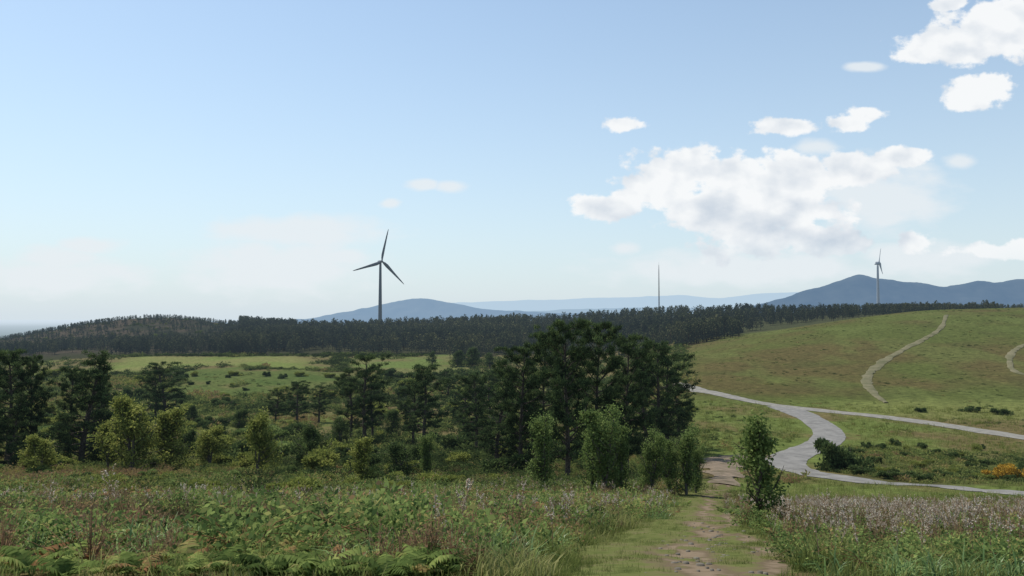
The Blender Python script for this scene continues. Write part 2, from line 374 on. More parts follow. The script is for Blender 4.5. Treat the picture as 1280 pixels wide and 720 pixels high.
k = np.arange(na-1); Tc = np.stack([np.full(na-1, ce), k*nr, (k+1)*nr], 1)
me.vertices.add(len(V)); me.vertices.foreach_set('co', V.ravel().astype(np.float32))
idx = np.concatenate([Q.ravel(), Tc.ravel()]); st = np.concatenate([np.arange(len(Q))*4, len(Q)*4+np.arange(len(Tc))*3])
me.loops.add(len(idx)); me.loops.foreach_set('vertex_index', idx.astype(np.int32))
me.polygons.add(len(st)); me.polygons.foreach_set('loop_start', st.astype(np.int32))
me.polygons.foreach_set('use_smooth', np.ones(len(st), bool))
cc = ground_color(V[:, 0], V[:, 1]); cc = np.hstack([cc, np.ones((len(cc), 1))])
at = me.attributes.new('zone', 'FLOAT_COLOR', 'POINT'); at.data.foreach_set('color', cc.ravel().astype(np.float32))
me.update(calc_edges=True); me.validate()
m, nt = newmat('ground_cover'); N = nt.nodes
a = N.new('ShaderNodeAttribute'); a.attribute_name = 'zone'
g = N.new('ShaderNodeNewGeometry')
n1 = N.new('ShaderNodeTexNoise'); n1.inputs['Scale'].default_value = 0.7; n1.inputs['Detail'].default_value = 8; n1.inputs['Roughness'].default_value = .75
nt.links.new(g.outputs['Position'], n1.inputs['Vector'])
r1 = ramp(nt, [(0.3, (0.5, 0.5, 0.5)), (0.7, (1.6, 1.55, 1.45))], n1.outputs[0])
mm = N.new('ShaderNodeVectorMath'); mm.operation = 'MULTIPLY'; nt.links.new(a.outputs['Color'], mm.inputs[0]); nt.links.new(r1, mm.inputs[1])
b = N.new('ShaderNodeBsdfDiffuse'); nt.links.new(mm.outputs[0], b.inputs['Color'])
bp = N.new('ShaderNodeBump'); bp.inputs['Distance'].default_value = 0.6; bp.inputs['Strength'].default_value = .7; nt.links.new(n1.outputs[0], bp.inputs['Height']); nt.links.new(bp.outputs[0], b.inputs['Normal'])
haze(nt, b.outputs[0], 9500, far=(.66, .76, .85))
me.materials.append(m)
add('ground', me, kind='structure')

# grassy footpath sheet with worn ruts
M_path = foliage('trodden_grass', [(0, (0.055, 0.068, 0.022)), (.3, (0.095, 0.108, 0.036)), (0.55, (0.115, 0.105, 0.05)), (.75, (0.11, 0.085, 0.055)), (1, (0.17, 0.13, 0.09))], 0, gain=1.05, L=None)
yy = np.linspace(3.0, pY[-1]+2, 900); mb = MB(); k = np.linspace(-1, 1, 61)
cx = np.interp(yy, pY, pC)*yy; wx = (np.interp(yy, pY, pW)+.015)*yy
XX = cx[:, None]+wx[:, None]*k[None]*(1+.2*(fbm(yy*2, 0*yy, 2, 77)-.5))[:, None]; YY = np.repeat(yy[:, None], 61, 1)
ZZ = h(XX, YY)+0.02-0.05*np.abs(k)[None]**6
def rutmask(x, y):
    c_ = np.interp(y, pY, pC)*y; w_ = (np.interp(y, pY, pW)+.01)*y; kk = (x-c_)/w_; wv_ = .12*np.sin(y*.9)
    return (np.exp(-((kk-.12+wv_)/.24)**2)+np.exp(-((kk-.74-wv_*.5)/.18)**2))*sstep(.34, .50, fbm(x*3, y*2, 4, 87))
rut = rutmask(XX, YY)
TT = np.clip(-.05+.7*fbm(XX*9, YY*9, 3, 88)+.5*(fbm(XX*2, YY*2, 3, 98)-.45)+rut*.65, 0, 1)
ZZ = ZZ-.015*rut+.012*fbm(XX*20, YY*20, 2, 89)
ii, jj = np.meshgrid(np.arange(899), np.arange(60), indexing='ij'); p = (ii*61+jj).ravel()
F = np.concatenate([np.stack([p, p+1, p+62], 1), np.stack([p, p+62, p+61], 1)])
mb.add(np.dstack([XX, YY, ZZ]).reshape(-1, 3), F, TT.ravel()); add('footpath', mb.mesh('footpath', [M_path], True), kind='structure')

# ------------------------------------------------------------------ distant mountains
def mountain(name, D, prof, mat, depth, seed, base=-160, rough=1.0):
    NU = 420
    us = np.linspace(prof[0][0], prof[-1][0], NU); vs = np.interp(us, [p[0] for p in prof], [p[1] for p in prof])
    vs = np.convolve(np.pad(vs, 5, mode='edge'), np.ones(11)/11, 'valid')+(fbm(us/22, us*0, 4, seed+9)-.5)*4.5*rough
    t = (us-640)/1000; top = np.array([slope(v) for v in vs])*D+EYE
    k = np.linspace(-1, 1, 41)
    xx = np.repeat((t*D)[:, None], 41, 1); yy = D+k[None]*depth+0*xx
    f = np.clip(1-np.abs(k), 0, 1)**1.15
    n = fbm(xx/(D*.03), yy/(D*.03), 5, seed)-.5
    zz = base+(top-base)[:, None]*f[None]+n*(D*.016)*np.abs(k)[None]**.5
    V = np.dstack([xx, yy, zz]).reshape(-1, 3)
    ii, jj = np.meshgrid(np.arange(NU-1), np.arange(40), indexing='ij'); p = (ii*41+jj).ravel()
    F = np.concatenate([np.stack([p, p+41, p+42], 1), np.stack([p, p+42, p+1], 1)])
    mb = MB(); mb.add(V, F); add(name, mb.mesh(name, [mat], True), kind='structure')
Mm1 = surf('hazy_blue_hill', (0.05, 0.07, 0.065), (0.10, 0.11, 0.09), 0.004, 1, fixed=0.74, col=(0.28, 0.42, 0.60))  # blue haze over the mountains painted in as a fixed emission share
Mm2 = surf('hazy_dark_hill', (0.03, 0.045, 0.04), (0.08, 0.09, 0.075), 0.008, 1, fixed=0.68, col=(0.17, 0.275, 0.43))
Mm3 = surf('far_hazy_ridge', (0.06, 0.08, 0.08), (0.08, 0.1, 0.09), 0.002, 1, fixed=0.92, col=(0.51, 0.66, 0.80))
Mm4 = surf('mid_hazy_ridge', (0.05, 0.07, 0.07), (0.08, 0.09, 0.08), 0.003, 1, fixed=0.82, col=(0.40, 0.55, 0.70))
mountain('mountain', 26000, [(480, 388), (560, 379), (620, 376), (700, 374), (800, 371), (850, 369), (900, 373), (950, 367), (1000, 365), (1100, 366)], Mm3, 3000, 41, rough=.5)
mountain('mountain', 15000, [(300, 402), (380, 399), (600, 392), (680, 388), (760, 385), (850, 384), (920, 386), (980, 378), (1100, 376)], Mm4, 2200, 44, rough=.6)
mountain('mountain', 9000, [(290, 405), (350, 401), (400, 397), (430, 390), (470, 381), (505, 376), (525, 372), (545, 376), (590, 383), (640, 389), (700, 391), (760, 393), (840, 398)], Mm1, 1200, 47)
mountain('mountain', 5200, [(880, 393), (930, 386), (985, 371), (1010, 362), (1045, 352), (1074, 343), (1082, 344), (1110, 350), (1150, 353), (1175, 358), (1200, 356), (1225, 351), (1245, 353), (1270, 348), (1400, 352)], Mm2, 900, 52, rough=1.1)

# ------------------------------------------------------------------ wind turbines
M_backlit = surf('turbine_paint_backlit', (0.12, 0.13, 0.145), (0.15, 0.16, 0.175), 0.3, 0.5, L=16000)  # backlit shade of white-grey paint put into a darker base colour
M_lit = surf('turbine_paint_lit', (0.24, 0.26, 0.29), (0.28, 0.30, 0.33), 0.3, 0.5, L=9000)  # lighter copy of the same paint, for the turbine that is not backlit
def turbine(u, y, ghub_v, blade, phi, yaw, mat, label, slim=1.0, bw=1.0):
    t, s = sight(u, ghub_v); x = t*y; zh = EYE+s*y; zb = float(h(x, y))
    H = zh-zb
    e = add('wind_turbine', None, label=label, cat='wind turbine', loc=(x, y, zb))
    R = blade
    mb = MB(); zs = np.linspace(-1, H-R*.03, 12)
    tube(mb, [(0, 0, z) for z in zs], np.linspace(R*.062, R*.034, 12)*slim, 16); add('tower', mb.mesh('tower', [mat], True), parent=e)
    ax = np.array([math.sin(yaw), -math.cos(yaw), 0]); sd = np.array([math.cos(yaw), math.sin(yaw), 0]); up = np.array([0, 0, 1.])
    mb = MB(); P = [np.array([0, 0, H])+ax*q for q in np.array([-.13, -.125, -.08, .0, .05, .06])*R]
    tube(mb, P, np.array([.012, .034, .04, .042, .036, .01])*R*slim**.5, 10); add('nacelle', mb.mesh('nacelle', [mat], True), parent=e)
    hub = np.array([0, 0, H])+ax*R*.09
    mb = MB(); tube(mb, [hub+ax*q for q in np.array([-.03, -.025, 0, .03, .05, .058])*R], np.array([.015, .032, .036, .028, .014, .002])*R*slim**.5, 10); add('hub', mb.mesh('hub', [mat], True), parent=e)
    for k in range(3):
        a = phi+k*2*math.pi/3; d = sd*math.cos(a)+up*math.sin(a); tn = -sd*math.sin(a)+up*math.cos(a)
        st = np.array([0, .04, .1, .2, .35, .5, .7, .85, .96, 1.0]); ch = bw*np.array([.04, .042, .07, .088, .075, .06, .044, .033, .02, .006])*R; th = bw*np.array([.038, .036, .03, .022, .017, .013, .009, .006, .004, .002])*R
        V = []
        for q, c, w in zip(st, ch, th):
            tw = math.radians(22*(1-q)**1.5+4); cd = tn*math.cos(tw)+ax*math.sin(tw); td = ax*math.cos(tw)-tn*math.sin(tw)
            o = hub+d*q*R+ax*0.02*R*q*q
            for (aa, bb) in ((-.3, 0), (-.12, .5), (.2, .4), (.7, 0), (.2, -.35), (-.12, -.5)): V.append(o+cd*c*aa+td*w*bb)
        F = []
        for i in range(len(st)-1):
            for j in range(6):
                p = i*6+j; q2 = i*6+(j+1) % 6; F += [(p, q2, q2+6), (p, q2+6, p+6)]
        F += [(54, 54+j, 55+j) for j in range(1, 5)]
        mb = MB(); mb.add(V, F); add('blade', mb.mesh('blade', [mat], True), parent=e)
turbine(475.5, 1000, 327, 42, math.radians(78), math.radians(37), M_backlit, 'three-bladed wind turbine standing beyond the pine wood, dark against the sky', bw=1.15)
turbine(1097, 1300, 328, 25, math.radians(70), math.radians(48), M_lit, 'small pale wind turbine behind the grassy hill, seen almost edge on', slim=1.7, bw=2.4)
# measuring mast
t, s = sight(823.5, 331); y = 640; x = t*y; zb = float(h(x, y)); H = EYE+s*y-zb
mb = MB()
for k in range(3):
    a = k*2.094+.3; f = lambda q: 0.5*(1-.75*q)
    tube(mb, [(math.cos(a)*f(q), math.sin(a)*f(q), q*H) for q in np.linspace(0, 1, 9)], [.14]*8+[.06], 4)
for i in range(44):
    q = i/44; q2 = (i+1)/44
    for k in range(3):
        a = k*2.094+.3; b_ = (k+1)*2.094+.3
        tube(mb, [(math.cos(a)*f(q), math.sin(a)*f(q), q*H), (math.cos(b_)*f(q2), math.sin(b_)*f(q2), q2*H)], [.05, .05], 3)
M_steel = surf('mast_steel', (0.08, 0.08, 0.09), (0.12, 0.12, 0.13), 1, .6)
e = add('measuring_mast', None, label='thin lattice measuring mast rising above the pine wood', cat='mast', loc=(x, y, zb))
add('lattice', mb.mesh('lattice', [M_steel]), parent=e)
mb = MB(); tube(mb, [(0, 0, H-1), (0, 0, H+2.5)], [.07, .03], 4)
add('aerial', mb.mesh('aerial', [M_steel]), parent=e)

# ------------------------------------------------------------------ trees
def make_pine(seed, nl=55, cb=0.28, spread=0.33, clump=42, shape='round', tuft=0.42, gap=.14):
    r = np.random.default_rng(seed); H = 10.0
    tb = MB(); cw = MB(); q = np.linspace(0, 1, 9)
    bend = r.normal(size=2)*.4; ph = r.random()*6
    def tr(f): return np.array([bend[0]*f*f+.15*math.sin(f*5+ph), bend[1]*f*f+.12*math.cos(f*4+ph), f*H*.93])
    tube(tb, [tr(f) for f in q], .22*(1-q)**.8+.03, 8)
    C = []; D = []
    for i in range(nl):
        f = cb+(1-cb)*((i+r.random())/nl); f = min(f, .99)
        g = (f-cb)/(1-cb)
        pr = {'round': math.sqrt(max(0, 1-(max(g-.35, 0)/.68)**2))*(.6+.4*min(1, g/.3)), 'cone': (1-g)**.75*(.6+.4*min(1, g/.15))+.08, 'flat': .45+.55*math.exp(-((g-.6)/.35)**2)}[shape]
        Ln = H*spread*pr*r.uniform(.4, 1.25)+.3
        az = i*2.4+r.normal()*.5; el = math.radians(r.uniform(-8, 24)+34*g*g)
        d = np.array([math.cos(az)*math.cos(el), math.sin(az)*math.cos(el), math.sin(el)])
        p0 = tr(f); n = 5; P = [p0+d*Ln*k/n+np.array([0, 0, .06*Ln*math.sin(k/n*3)+.09*Ln*(k/n)**2])+r.normal(size=3)*.05*k for k in range(n+1)]
        P = [np.array([q_[0], q_[1], min(q_[2], H*.98)]) for q_ in P]
        tube(tb, P, np.linspace(.07*(1-f)+.025, .012, n+1), 4)
        P = np.array(P); m = max(3, int(Ln*3.2))
        for k in range(m):
            a = .38+.66*r.random(); c = np.array([np.interp(a*n, range(n+1), P[:, z]) for z in range(3)])
            c = c+r.normal(size=3)*np.array([gap, gap, .045])*Ln*.7
            C.append(c); D.append(d)
    C = np.array(C); D = np.array(D); n = len(C)
    cc = np.repeat(C, clump, 0)+r.normal(size=(n*clump, 3))*np.array([.26, .26, .11])*tuft*1.35
    dd = np.repeat(D, clump, 0)*.4+r.normal(size=(n*clump, 3))*.7+np.array([0, 0, .35])
    T = np.repeat(r.normal(size=n)*.16, clump)+.38+r.normal(size=n*clump)*.12+.34*np.clip((cc[:, 2]-np.repeat(C[:, 2], clump))/.28, -1, 1)+.15*(cc[:, 2]/H-.5)  # tuft tops tinted lighter: lit edges put into the needle colour
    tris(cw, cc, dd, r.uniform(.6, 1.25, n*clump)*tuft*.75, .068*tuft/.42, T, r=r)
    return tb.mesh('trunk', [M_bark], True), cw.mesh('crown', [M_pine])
def make_broad(seed, W=.32, nb=26, leaves=7000, lsize=.13, mat=None, low=.12, multi=3, bark=None, shape=1.0, tip=.13, el0=25, el1=62):
    r = np.random.default_rng(seed); H = 4.0; tb = MB(); cw = MB(); tips = []
    for s_ in range(multi):
        a0 = s_/multi*6.28+r.random(); lean = r.uniform(.03, .16)*(1 if multi > 1 else .3)
        P = [np.array([math.cos(a0)*lean*H*f**1.2, math.sin(a0)*lean*H*f**1.2, H*f*.95*(.85+.15*((s_*7) % 3)/2 if multi > 1 else 1)])+r.normal(size=3)*.03*(f > 0) for f in np.linspace(0, 1, 7)]
        tube(tb, P, np.linspace(.07, .012, 7), 6)
        P = np.array(P)
        for k in range(8): tips.append(np.array([np.interp(r.uniform(4, 6), range(7), P[:, z]) for z in range(3)])+r.normal(size=3)*tip*.5)
        for i in range(nb//multi+1):
            f = low+(1-low)*r.random()**.9; p = np.array([np.interp(f*6, range(7), P[:, z]) for z in range(3)])
            az = r.random()*6.28; prof = (math.sin(min(1, (f+.22)/.98)*math.pi)**.6)
            Ln = H*W*prof*r.uniform(.5, 1.15)+.15; el = math.radians(r.uniform(el0, el1))
            d = np.array([math.cos(az)*math.cos(el), math.sin(az)*math.cos(el), math.sin(el)]) * Ln*shape
            Q_ = [p+d*k/4+np.array([0, 0, .12*Ln*(k/4)**2])+r.normal(size=3)*.02*k for k in range(5)]
            Q_ = [np.minimum(q, [9, 9, H]) for q in Q_]
            tube(tb, Q_, np.linspace(.03, .006, 5), 4)
            Q_ = np.array(Q_)
            for k in range(6): tips.append(np.array([np.interp(r.uniform(.6, 4), range(5), Q_[:, z]) for z in range(3)])+r.normal(size=3)*tip*.7)
    tips = np.array(tips); w = r.random(len(tips))**1.2+.15; w /= w.sum()
    I = r.choice(len(tips), leaves, p=w)
    c = tips[I]+r.normal(size=(leaves, 3))*np.array([tip, tip, tip*1.15]); c[:, 2] = np.abs(c[:, 2])
    d = r.normal(size=(leaves, 3))+np.array([0, 0, -.1])
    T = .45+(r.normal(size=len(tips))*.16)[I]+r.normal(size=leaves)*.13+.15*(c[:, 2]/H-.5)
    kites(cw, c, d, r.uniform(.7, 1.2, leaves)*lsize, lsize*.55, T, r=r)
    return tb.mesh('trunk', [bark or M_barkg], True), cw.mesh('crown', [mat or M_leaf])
def make_shrub(seed, leaves=5000, lsize=.12, mat=None, flat=.7, lobes=9):
    r = np.random.default_rng(seed); mb = MB()
    C = np.concatenate([[[0, 0, .3]], r.normal(size=(lobes, 3))*np.array([.38, .38, .24])+[0, 0, .38]]); C[:, 2] = np.abs(C[:, 2])
    rad = r.uniform(.18, .42, len(C)); I = r.choice(len(C), leaves)
    dv = unit(r.normal(size=(leaves, 3))); rr_ = r.random(leaves)**.4*r.uniform(.8, 1.15, leaves)
    c = C[I]+dv*(rad[I]*rr_)[:, None]*np.array([1, 1, flat]); c[:, 2] = np.abs(c[:, 2])
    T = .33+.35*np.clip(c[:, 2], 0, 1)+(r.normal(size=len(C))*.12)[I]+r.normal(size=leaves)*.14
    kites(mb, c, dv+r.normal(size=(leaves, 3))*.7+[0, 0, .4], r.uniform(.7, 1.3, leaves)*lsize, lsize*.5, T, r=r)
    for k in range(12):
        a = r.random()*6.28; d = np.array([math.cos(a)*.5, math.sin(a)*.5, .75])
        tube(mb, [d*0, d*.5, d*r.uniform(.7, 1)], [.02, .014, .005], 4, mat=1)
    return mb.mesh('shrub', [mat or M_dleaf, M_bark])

def place_tree(name, meshes, u, vb, vt, yaw=0, wide=1.0, label='', cat='tree', Href=10., group=None, sink=.1):
    g = ground_at(u, vb); top = EYE+sight(u, vt)[1]*g[1]; s_ = (top-g[2])/Href
    e = add(name, None, label=label, cat=cat, group=group, loc=(g[0], g[1], g[2]-sink)); e.rotation_euler = (0, 0, yaw); e.scale = (s_*wide, s_*wide, s_)
    add('trunk', meshes[0], parent=e); add('crown', meshes[1], parent=e)
    return e

dense = [make_pine(1, 60, .14, .35, 44, 'round', .42, .11), make_pine(2, 56, .2, .32, 44, 'round', .42, .11), make_pine(3, 66, .06, .30, 44, 'cone')]
openp = [make_pine(5, 44, .2, .27, 44, 'flat', .42), make_pine(6, 46, .16, .26, 44, 'round', .42), make_pine(7, 42, .18, .28, 42, 'round', .45)]
GP = 'dark pines standing together in the scrub'
LP = 'dark dense-crowned pine standing in scrub'; LO = 'open-crowned dark pine rising above scrub'
for (u, vb, vt, k, yw, wd) in [
    (708, 604, 399, 0, .3, .70), (652, 594, 432, 1, 1.4, .78), (748, 601, 402, 1, 2.2, .70), (784, 590, 417, 0, 4.0, .64),
    (622, 579, 455, 2, .9, .9), (595, 566, 466, 1, 5.0, .85), (681, 587, 414, 1, 2.6, .62), (808, 577, 432, 2, 3.1, .75), (668, 592, 485, 2, 3.0, .85), (768, 592, 480, 2, 5.0, .85),
    (10, 583, 436, 1, .2, .85), (38, 580, 444, 0, 2.0, .5), (104, 582, 436, 2, 1.0, 1.05), (126, 577, 468, 1, 3.3, .5), (-35, 590, 438, 0, 1.1, 1.0), (88, 579, 458, 0, 4.3, .5), (14, 590, 490, 2, 2, .85)]:
    place_tree('pine_tree', dense[k], u, vb, vt, yw, wd, LP, 'pine tree', group=GP)
for (u, vb, vt, k, yw, wd) in [(834, 566, 442, 0, .5, 1.0), (848, 560, 466, 1, 2.5, .9), (822, 572, 426, 2, 4.4, .9), (455, 556, 443, 0, 1.2, .95), (439, 552, 460, 1, 3.2, .85), (465, 550, 470, 1, 1.2, .8),
    (531, 558, 455, 2, .4, 1.0), (205, 528, 452, 1, 2.2, 1.3), (194, 526, 463, 0, 4.2, .95), (580, 540, 470, 1, 5.2, .9), (372, 530, 476, 2, 1.5, 1.3), (398, 528, 482, 0, 2, 1.2), (345, 528, 486, 1, 5, 1.2), (560, 500, 462, 1, 3, 1.2), (612, 520, 462, 2, 3, 1.2), (590, 505, 466, 0, 2, 1.2), (517, 554, 474, 1, 4, .9)]:
    place_tree('pine_tree', openp[k], u, vb, vt, yw, wd, LO, 'pine tree', group='scattered open pines')
young = [make_broad(21, .30, 34, 5800, .12, M_leaf, low=.05, el0=40, el1=72), make_broad(22, .24, 30, 4600, .12, M_leaf, low=.05, el0=45, el1=75), make_broad(23, .42, 38, 6800, .13, M_dleaf, low=.03, el0=15)]
yel = [make_broad(25, .5, 42, 7400, .16, M_leafy, multi=4, low=.02, el0=12), make_broad(26, .42, 36, 6000, .15, M_leafy, multi=3, low=.02, el0=15)]
G2 = 'young leafy trees beside the scrub'
LY = 'young upright green broadleaf tree with leafy branches from the base'
for (u, vb, vt, k, yw, wd) in [(677, 618, 526, 1, .3, 1.1), (757, 620, 513, 0, 1.0, 1.1), (740, 618, 532, 1, 2.0, 1.0), (777, 618, 534, 1, 4, .9), (815, 617, 541, 0, 3, .95), (858, 619, 541, 1, 2.2, 1.1), (836, 617, 552, 0, 5.2, .9), (870, 617, 560, 1, 1, 1.0), (532, 597, 545, 1, 1, 1.2)]:
    place_tree('young_tree', young[k], u, vb, vt, yw, wd, LY, 'tree', 3.65, G2)
for (u, vb, vt, k, yw, wd) in [(165, 592, 500, 0, .5, 1.05), (208, 590, 510, 1, 1.5, 1.2), (135, 590, 522, 1, 2.5, 1.1), (322, 598, 516, 1, 3, .9), (262, 584, 535, 0, 4, 1.4), (452, 608, 545, 1, 1, 1.1), (50, 597, 545, 0, 1, 1.3)]:
    place_tree('broadleaf_tree', yel[k], u, vb, vt, yw, wd, 'rounded yellow-green broadleaf tree in the scrub', 'tree', 3.7, 'yellow-green broadleaf trees')
for (u, vb, vt, k, yw, wd) in [(388, 588, 527, 2, .5, 1.4), (590, 458, 433, 2, 1, 1.5), (572, 458, 437, 2, 2, 1.4), (540, 456, 438, 2, 3, 1.2), (612, 460, 440, 2, 4, 1.3), (500, 598, 550, 2, 5, 1.5), (240, 530, 505, 2, 1, 1.3), (520, 592, 552, 2, 2, 1.3), (300, 540, 510, 2, 2, 1.5), (470, 510, 478, 2, 4, 1.3), (425, 560, 520, 2, 4, 1.3), (275, 560, 528, 2, 1, 1.4), (490, 545, 510, 2, 1, 1.4), (235, 575, 535, 2, 3, 1.2)]:
    place_tree('broadleaf_tree', young[k], u, vb, vt, yw, wd, 'dark green broadleaf tree with a rounded crown', 'tree', 3.8, 'dark green broadleaf trees')
sap = make_broad(33, .30, 38, 4000, .13, M_leaf, low=.16, multi=2, bark=M_bark, tip=.12, el0=32, el1=66)
e = place_tree('sapling', sap, 951, 657, 504, 1.1, 1.1, 'slender leaning sapling beside the grassy footpath', 'tree', 3.8)
e.rotation_euler = (0.0, -0.06, 1.1)
# shrubs
sh = [make_shrub(41, 4000, .12, M_dleaf), make_shrub(42, 4000, .12, M_leafy), make_shrub(43, 3500, .1, M_gorse), make_shrub(44, 4000, .12, M_leaf, lobes=6), make_shrub(45, 4000, .12, M_dleaf, lobes=6)]
def shrub(k, u, vb, vt, wd, label):
    g = ground_at(u, vb); s_ = (EYE+sight(u, vt)[1]*g[1]-g[2])/.95
    o = add('shrub', sh[k], label=label, cat='bush', loc=(g[0], g[1], g[2]-.05)); o.scale = (s_*wd, s_*wd, s_); o.rotation_euler = (0, 0, u)
shrub(0, 1048, 588, 546, .85, 'rounded dark green bush beside the asphalt road')
shrub(4, 1080, 594, 580, 1.5, 'low dark green bush beside the asphalt road')
shrub(0, 1112, 598, 586, 1.6, 'low dark green bush beside the asphalt road')
for u, vb, vt in ((1135, 599, 588), (1160, 600, 590), (1180, 596, 586), (1210, 602, 592)): shrub(4, u, vb, vt, 1.7, 'low dark green bush beside the asphalt road')
shrub(2, 1250, 600, 586, 1.3, 'low orange-flowering gorse bush in rough grass')
shrub(2, 1268, 601, 580, 1.0, 'low orange-flowering gorse bush in rough grass')
shrub(2, 1288, 601, 584, 1.2, 'low orange-flowering gorse bush in rough grass')
shrub(1, 1232, 601, 590, 1.5, 'low yellow-green bush in rough grass')
shrub(1, 1200, 590, 580, 1.3, 'low yellow-green bush in rough grass')
shrub(1, 1150, 585, 575, 1.3, 'low yellow-green bush in rough grass')
shrub(0, 955, 553, 543, 1.5, 'low dark green bush in rough grass')
shrub(0, 1250, 518, 509, 1.6, 'low dark green bush below the hill')
shrub(0, 1215, 515, 507, 1.6, 'low dark green bush below the hill')
shrub(0, 1150, 515, 508, 1.4, 'low dark green bush below the hill')
r5 = np.random.default_rng(77)
SL = {1: 'rounded yellow-green bush in the heath scrub', 3: 'rounded fresh green bush in the heath scrub', 0: 'rounded dark green bush in the heath scrub', 4: 'rounded dark green bush in the heath scrub'}
def bush_field(n, y0, y1, u0, u1, s0, s1, ks, pw=1.2, thr=.3):
    for i in range(n):
        y = r5.uniform(y0**pw, y1**pw)**(1/pw); u = r5.uniform(u0, u1); x = (u-640)/1000*y
        if y < 75 and 630 < u < 1000: continue
        if bool(near_road(np.array([x]), np.array([y]), .3)[0]): continue
        zf = zone_field(np.array(x), np.array(y))
        if sum(float(q) for q in zf) > thr: continue
        s_ = r5.uniform(s0, s1)*(.8+y/300); k = int(r5.choice(ks)); wd = r5.uniform(1.0, 1.5)
        o = add('shrub', sh[k], label=SL[k], cat='bush', group='bushes scattered through the heath', loc=(x, y, float(h(x, y))-.05))
        o.scale = (s_*wd*.8, s_*wd*.8, s_*.85); o.rotation_euler = (0, 0, r5.random()*6)
bush_field(130, 56, 150, -20, 870, 1.0, 2.6, [1, 1, 3, 0, 4, 1])
bush_field(80, 140, 300, -20, 640, 1.4, 3.0, [0, 4, 1, 0, 4])
bush_field(70, 30, 58, -20, 640, .45, 1.4, [1, 3, 1, 1, 4])
bush_field(12, 235, 285, 230, 420, .8, 1.6, [0, 1, 4], thr=5)
bush_field(40, 62, 100, 1040, 1290, .5, 1.1, [0, 4, 1, 4])

# ------------------------------------------------------------------ far pine wood
def far_tree(seed, n=105, cone=False):
    r = np.random.default_rng(seed); mb = MB(); tube(mb, [(0, 0, 0), (0, 0, 5), (0, 0, 9)], [.16, .12, .04], 3, mat=1)
    z = r.uniform(1.6, 9.6, n); g = (z-1.6)/8.0
    R = (2.4*(1-g)**.7+.2) if cone else 2.6*np.sqrt(np.clip(1-((g-.5)/.56)**2, 0.03, 1))*r.uniform(.7, 1, n)
    a = r.random(n)*6.28; rad = R*r.random(n)**.5
    c = np.stack([np.cos(a)*rad, np.sin(a)*rad, z], 1)
    tris(mb, c, r.normal(size=(n, 3))+np.stack([np.cos(a)*.5, np.sin(a)*.5, .5+0*a], 1), r.uniform(.7, 1.5, n), .75, .3+.35*g+r.normal(size=n)*.18, r=r)
    return mb
ftm = [far_tree(61), far_tree(62, cone=True), far_tree(63, 80), far_tree(64, 110, True)]
ft = [m_.arrays() for m_ in ftm]
Pn = []
def samp(n, u0, u1, y0, y1):
    t = (rng.uniform(u0, u1, n)-640)/1000; y = np.sqrt(rng.uniform(y0**2, y1**2, n)); return np.stack([t*y, y], 1)
Pn.append(samp(1300, -80, 330, 392, 520)); Pn.append(samp(2500, 270, 660, 392, 650)); Pn.append(samp(1400, 560, 860, 345, 610)); Pn.append(samp(1200, 850, 1250, 385, 560)); Pn.append(samp(180, 845, 925, 335, 390))
Pn.append(samp(2600, -80, 370, 500, 790)); Pn.append(samp(700, 1080, 1340, 480, 600))
P = np.concatenate(Pn); dd = fbm(P[:, 0]/40, P[:, 1]/40, 3, 91)
P = P[dd > .33]
hsc = rng.uniform(.55, 1.0, len(P)); uu = U(P[:, 0], P[:, 1]); hsc[(P[:, 1] > 500) & (uu < 300)] *= .5
hsc *= np.interp(uu, [900, 1000, 1100, 1200, 1340], [1, .8, .68, .58, .52]); hsc *= np.where(uu < 280, .8, 1.0)
POS = np.stack([P[:, 0], P[:, 1], h(P[:, 0], P[:, 1])], 1)
ind = np.where((POS[:, 1] > 585) & (POS[:, 1] < 640) & (uu > 300))[0][:90]; rest = np.setdiff1d(np.arange(len(P)), ind)
tn_ = rng.normal(size=len(P))*.15+(fbm(P[:, 0]/50, P[:, 1]/50, 3, 93)-.5)*.8
mb = MB(); scatter(mb, ft, POS[rest], hsc[rest], rng.random(len(rest))*6.28, tn_[rest])
add('pine_wood', mb.mesh('pine_wood', [M_wood, M_barkf]), kind='stuff', label='dark distant pine wood along the ridge', cat='wood')
fme = [m_.mesh('far_pine', [M_wood, M_barkf]) for m_ in ftm]
for i in ind:
    o = add('pine_tree', fme[int(rng.integers(4))], label='small dark pine on the wooded ridge', cat='pine tree', group='pines along the ridge', loc=POS[i])
    s_ = hsc[i]*1.15; o.scale = (s_*.9, s_*.9, s_); o.rotation_euler = (0, 0, rng.random()*6.28)

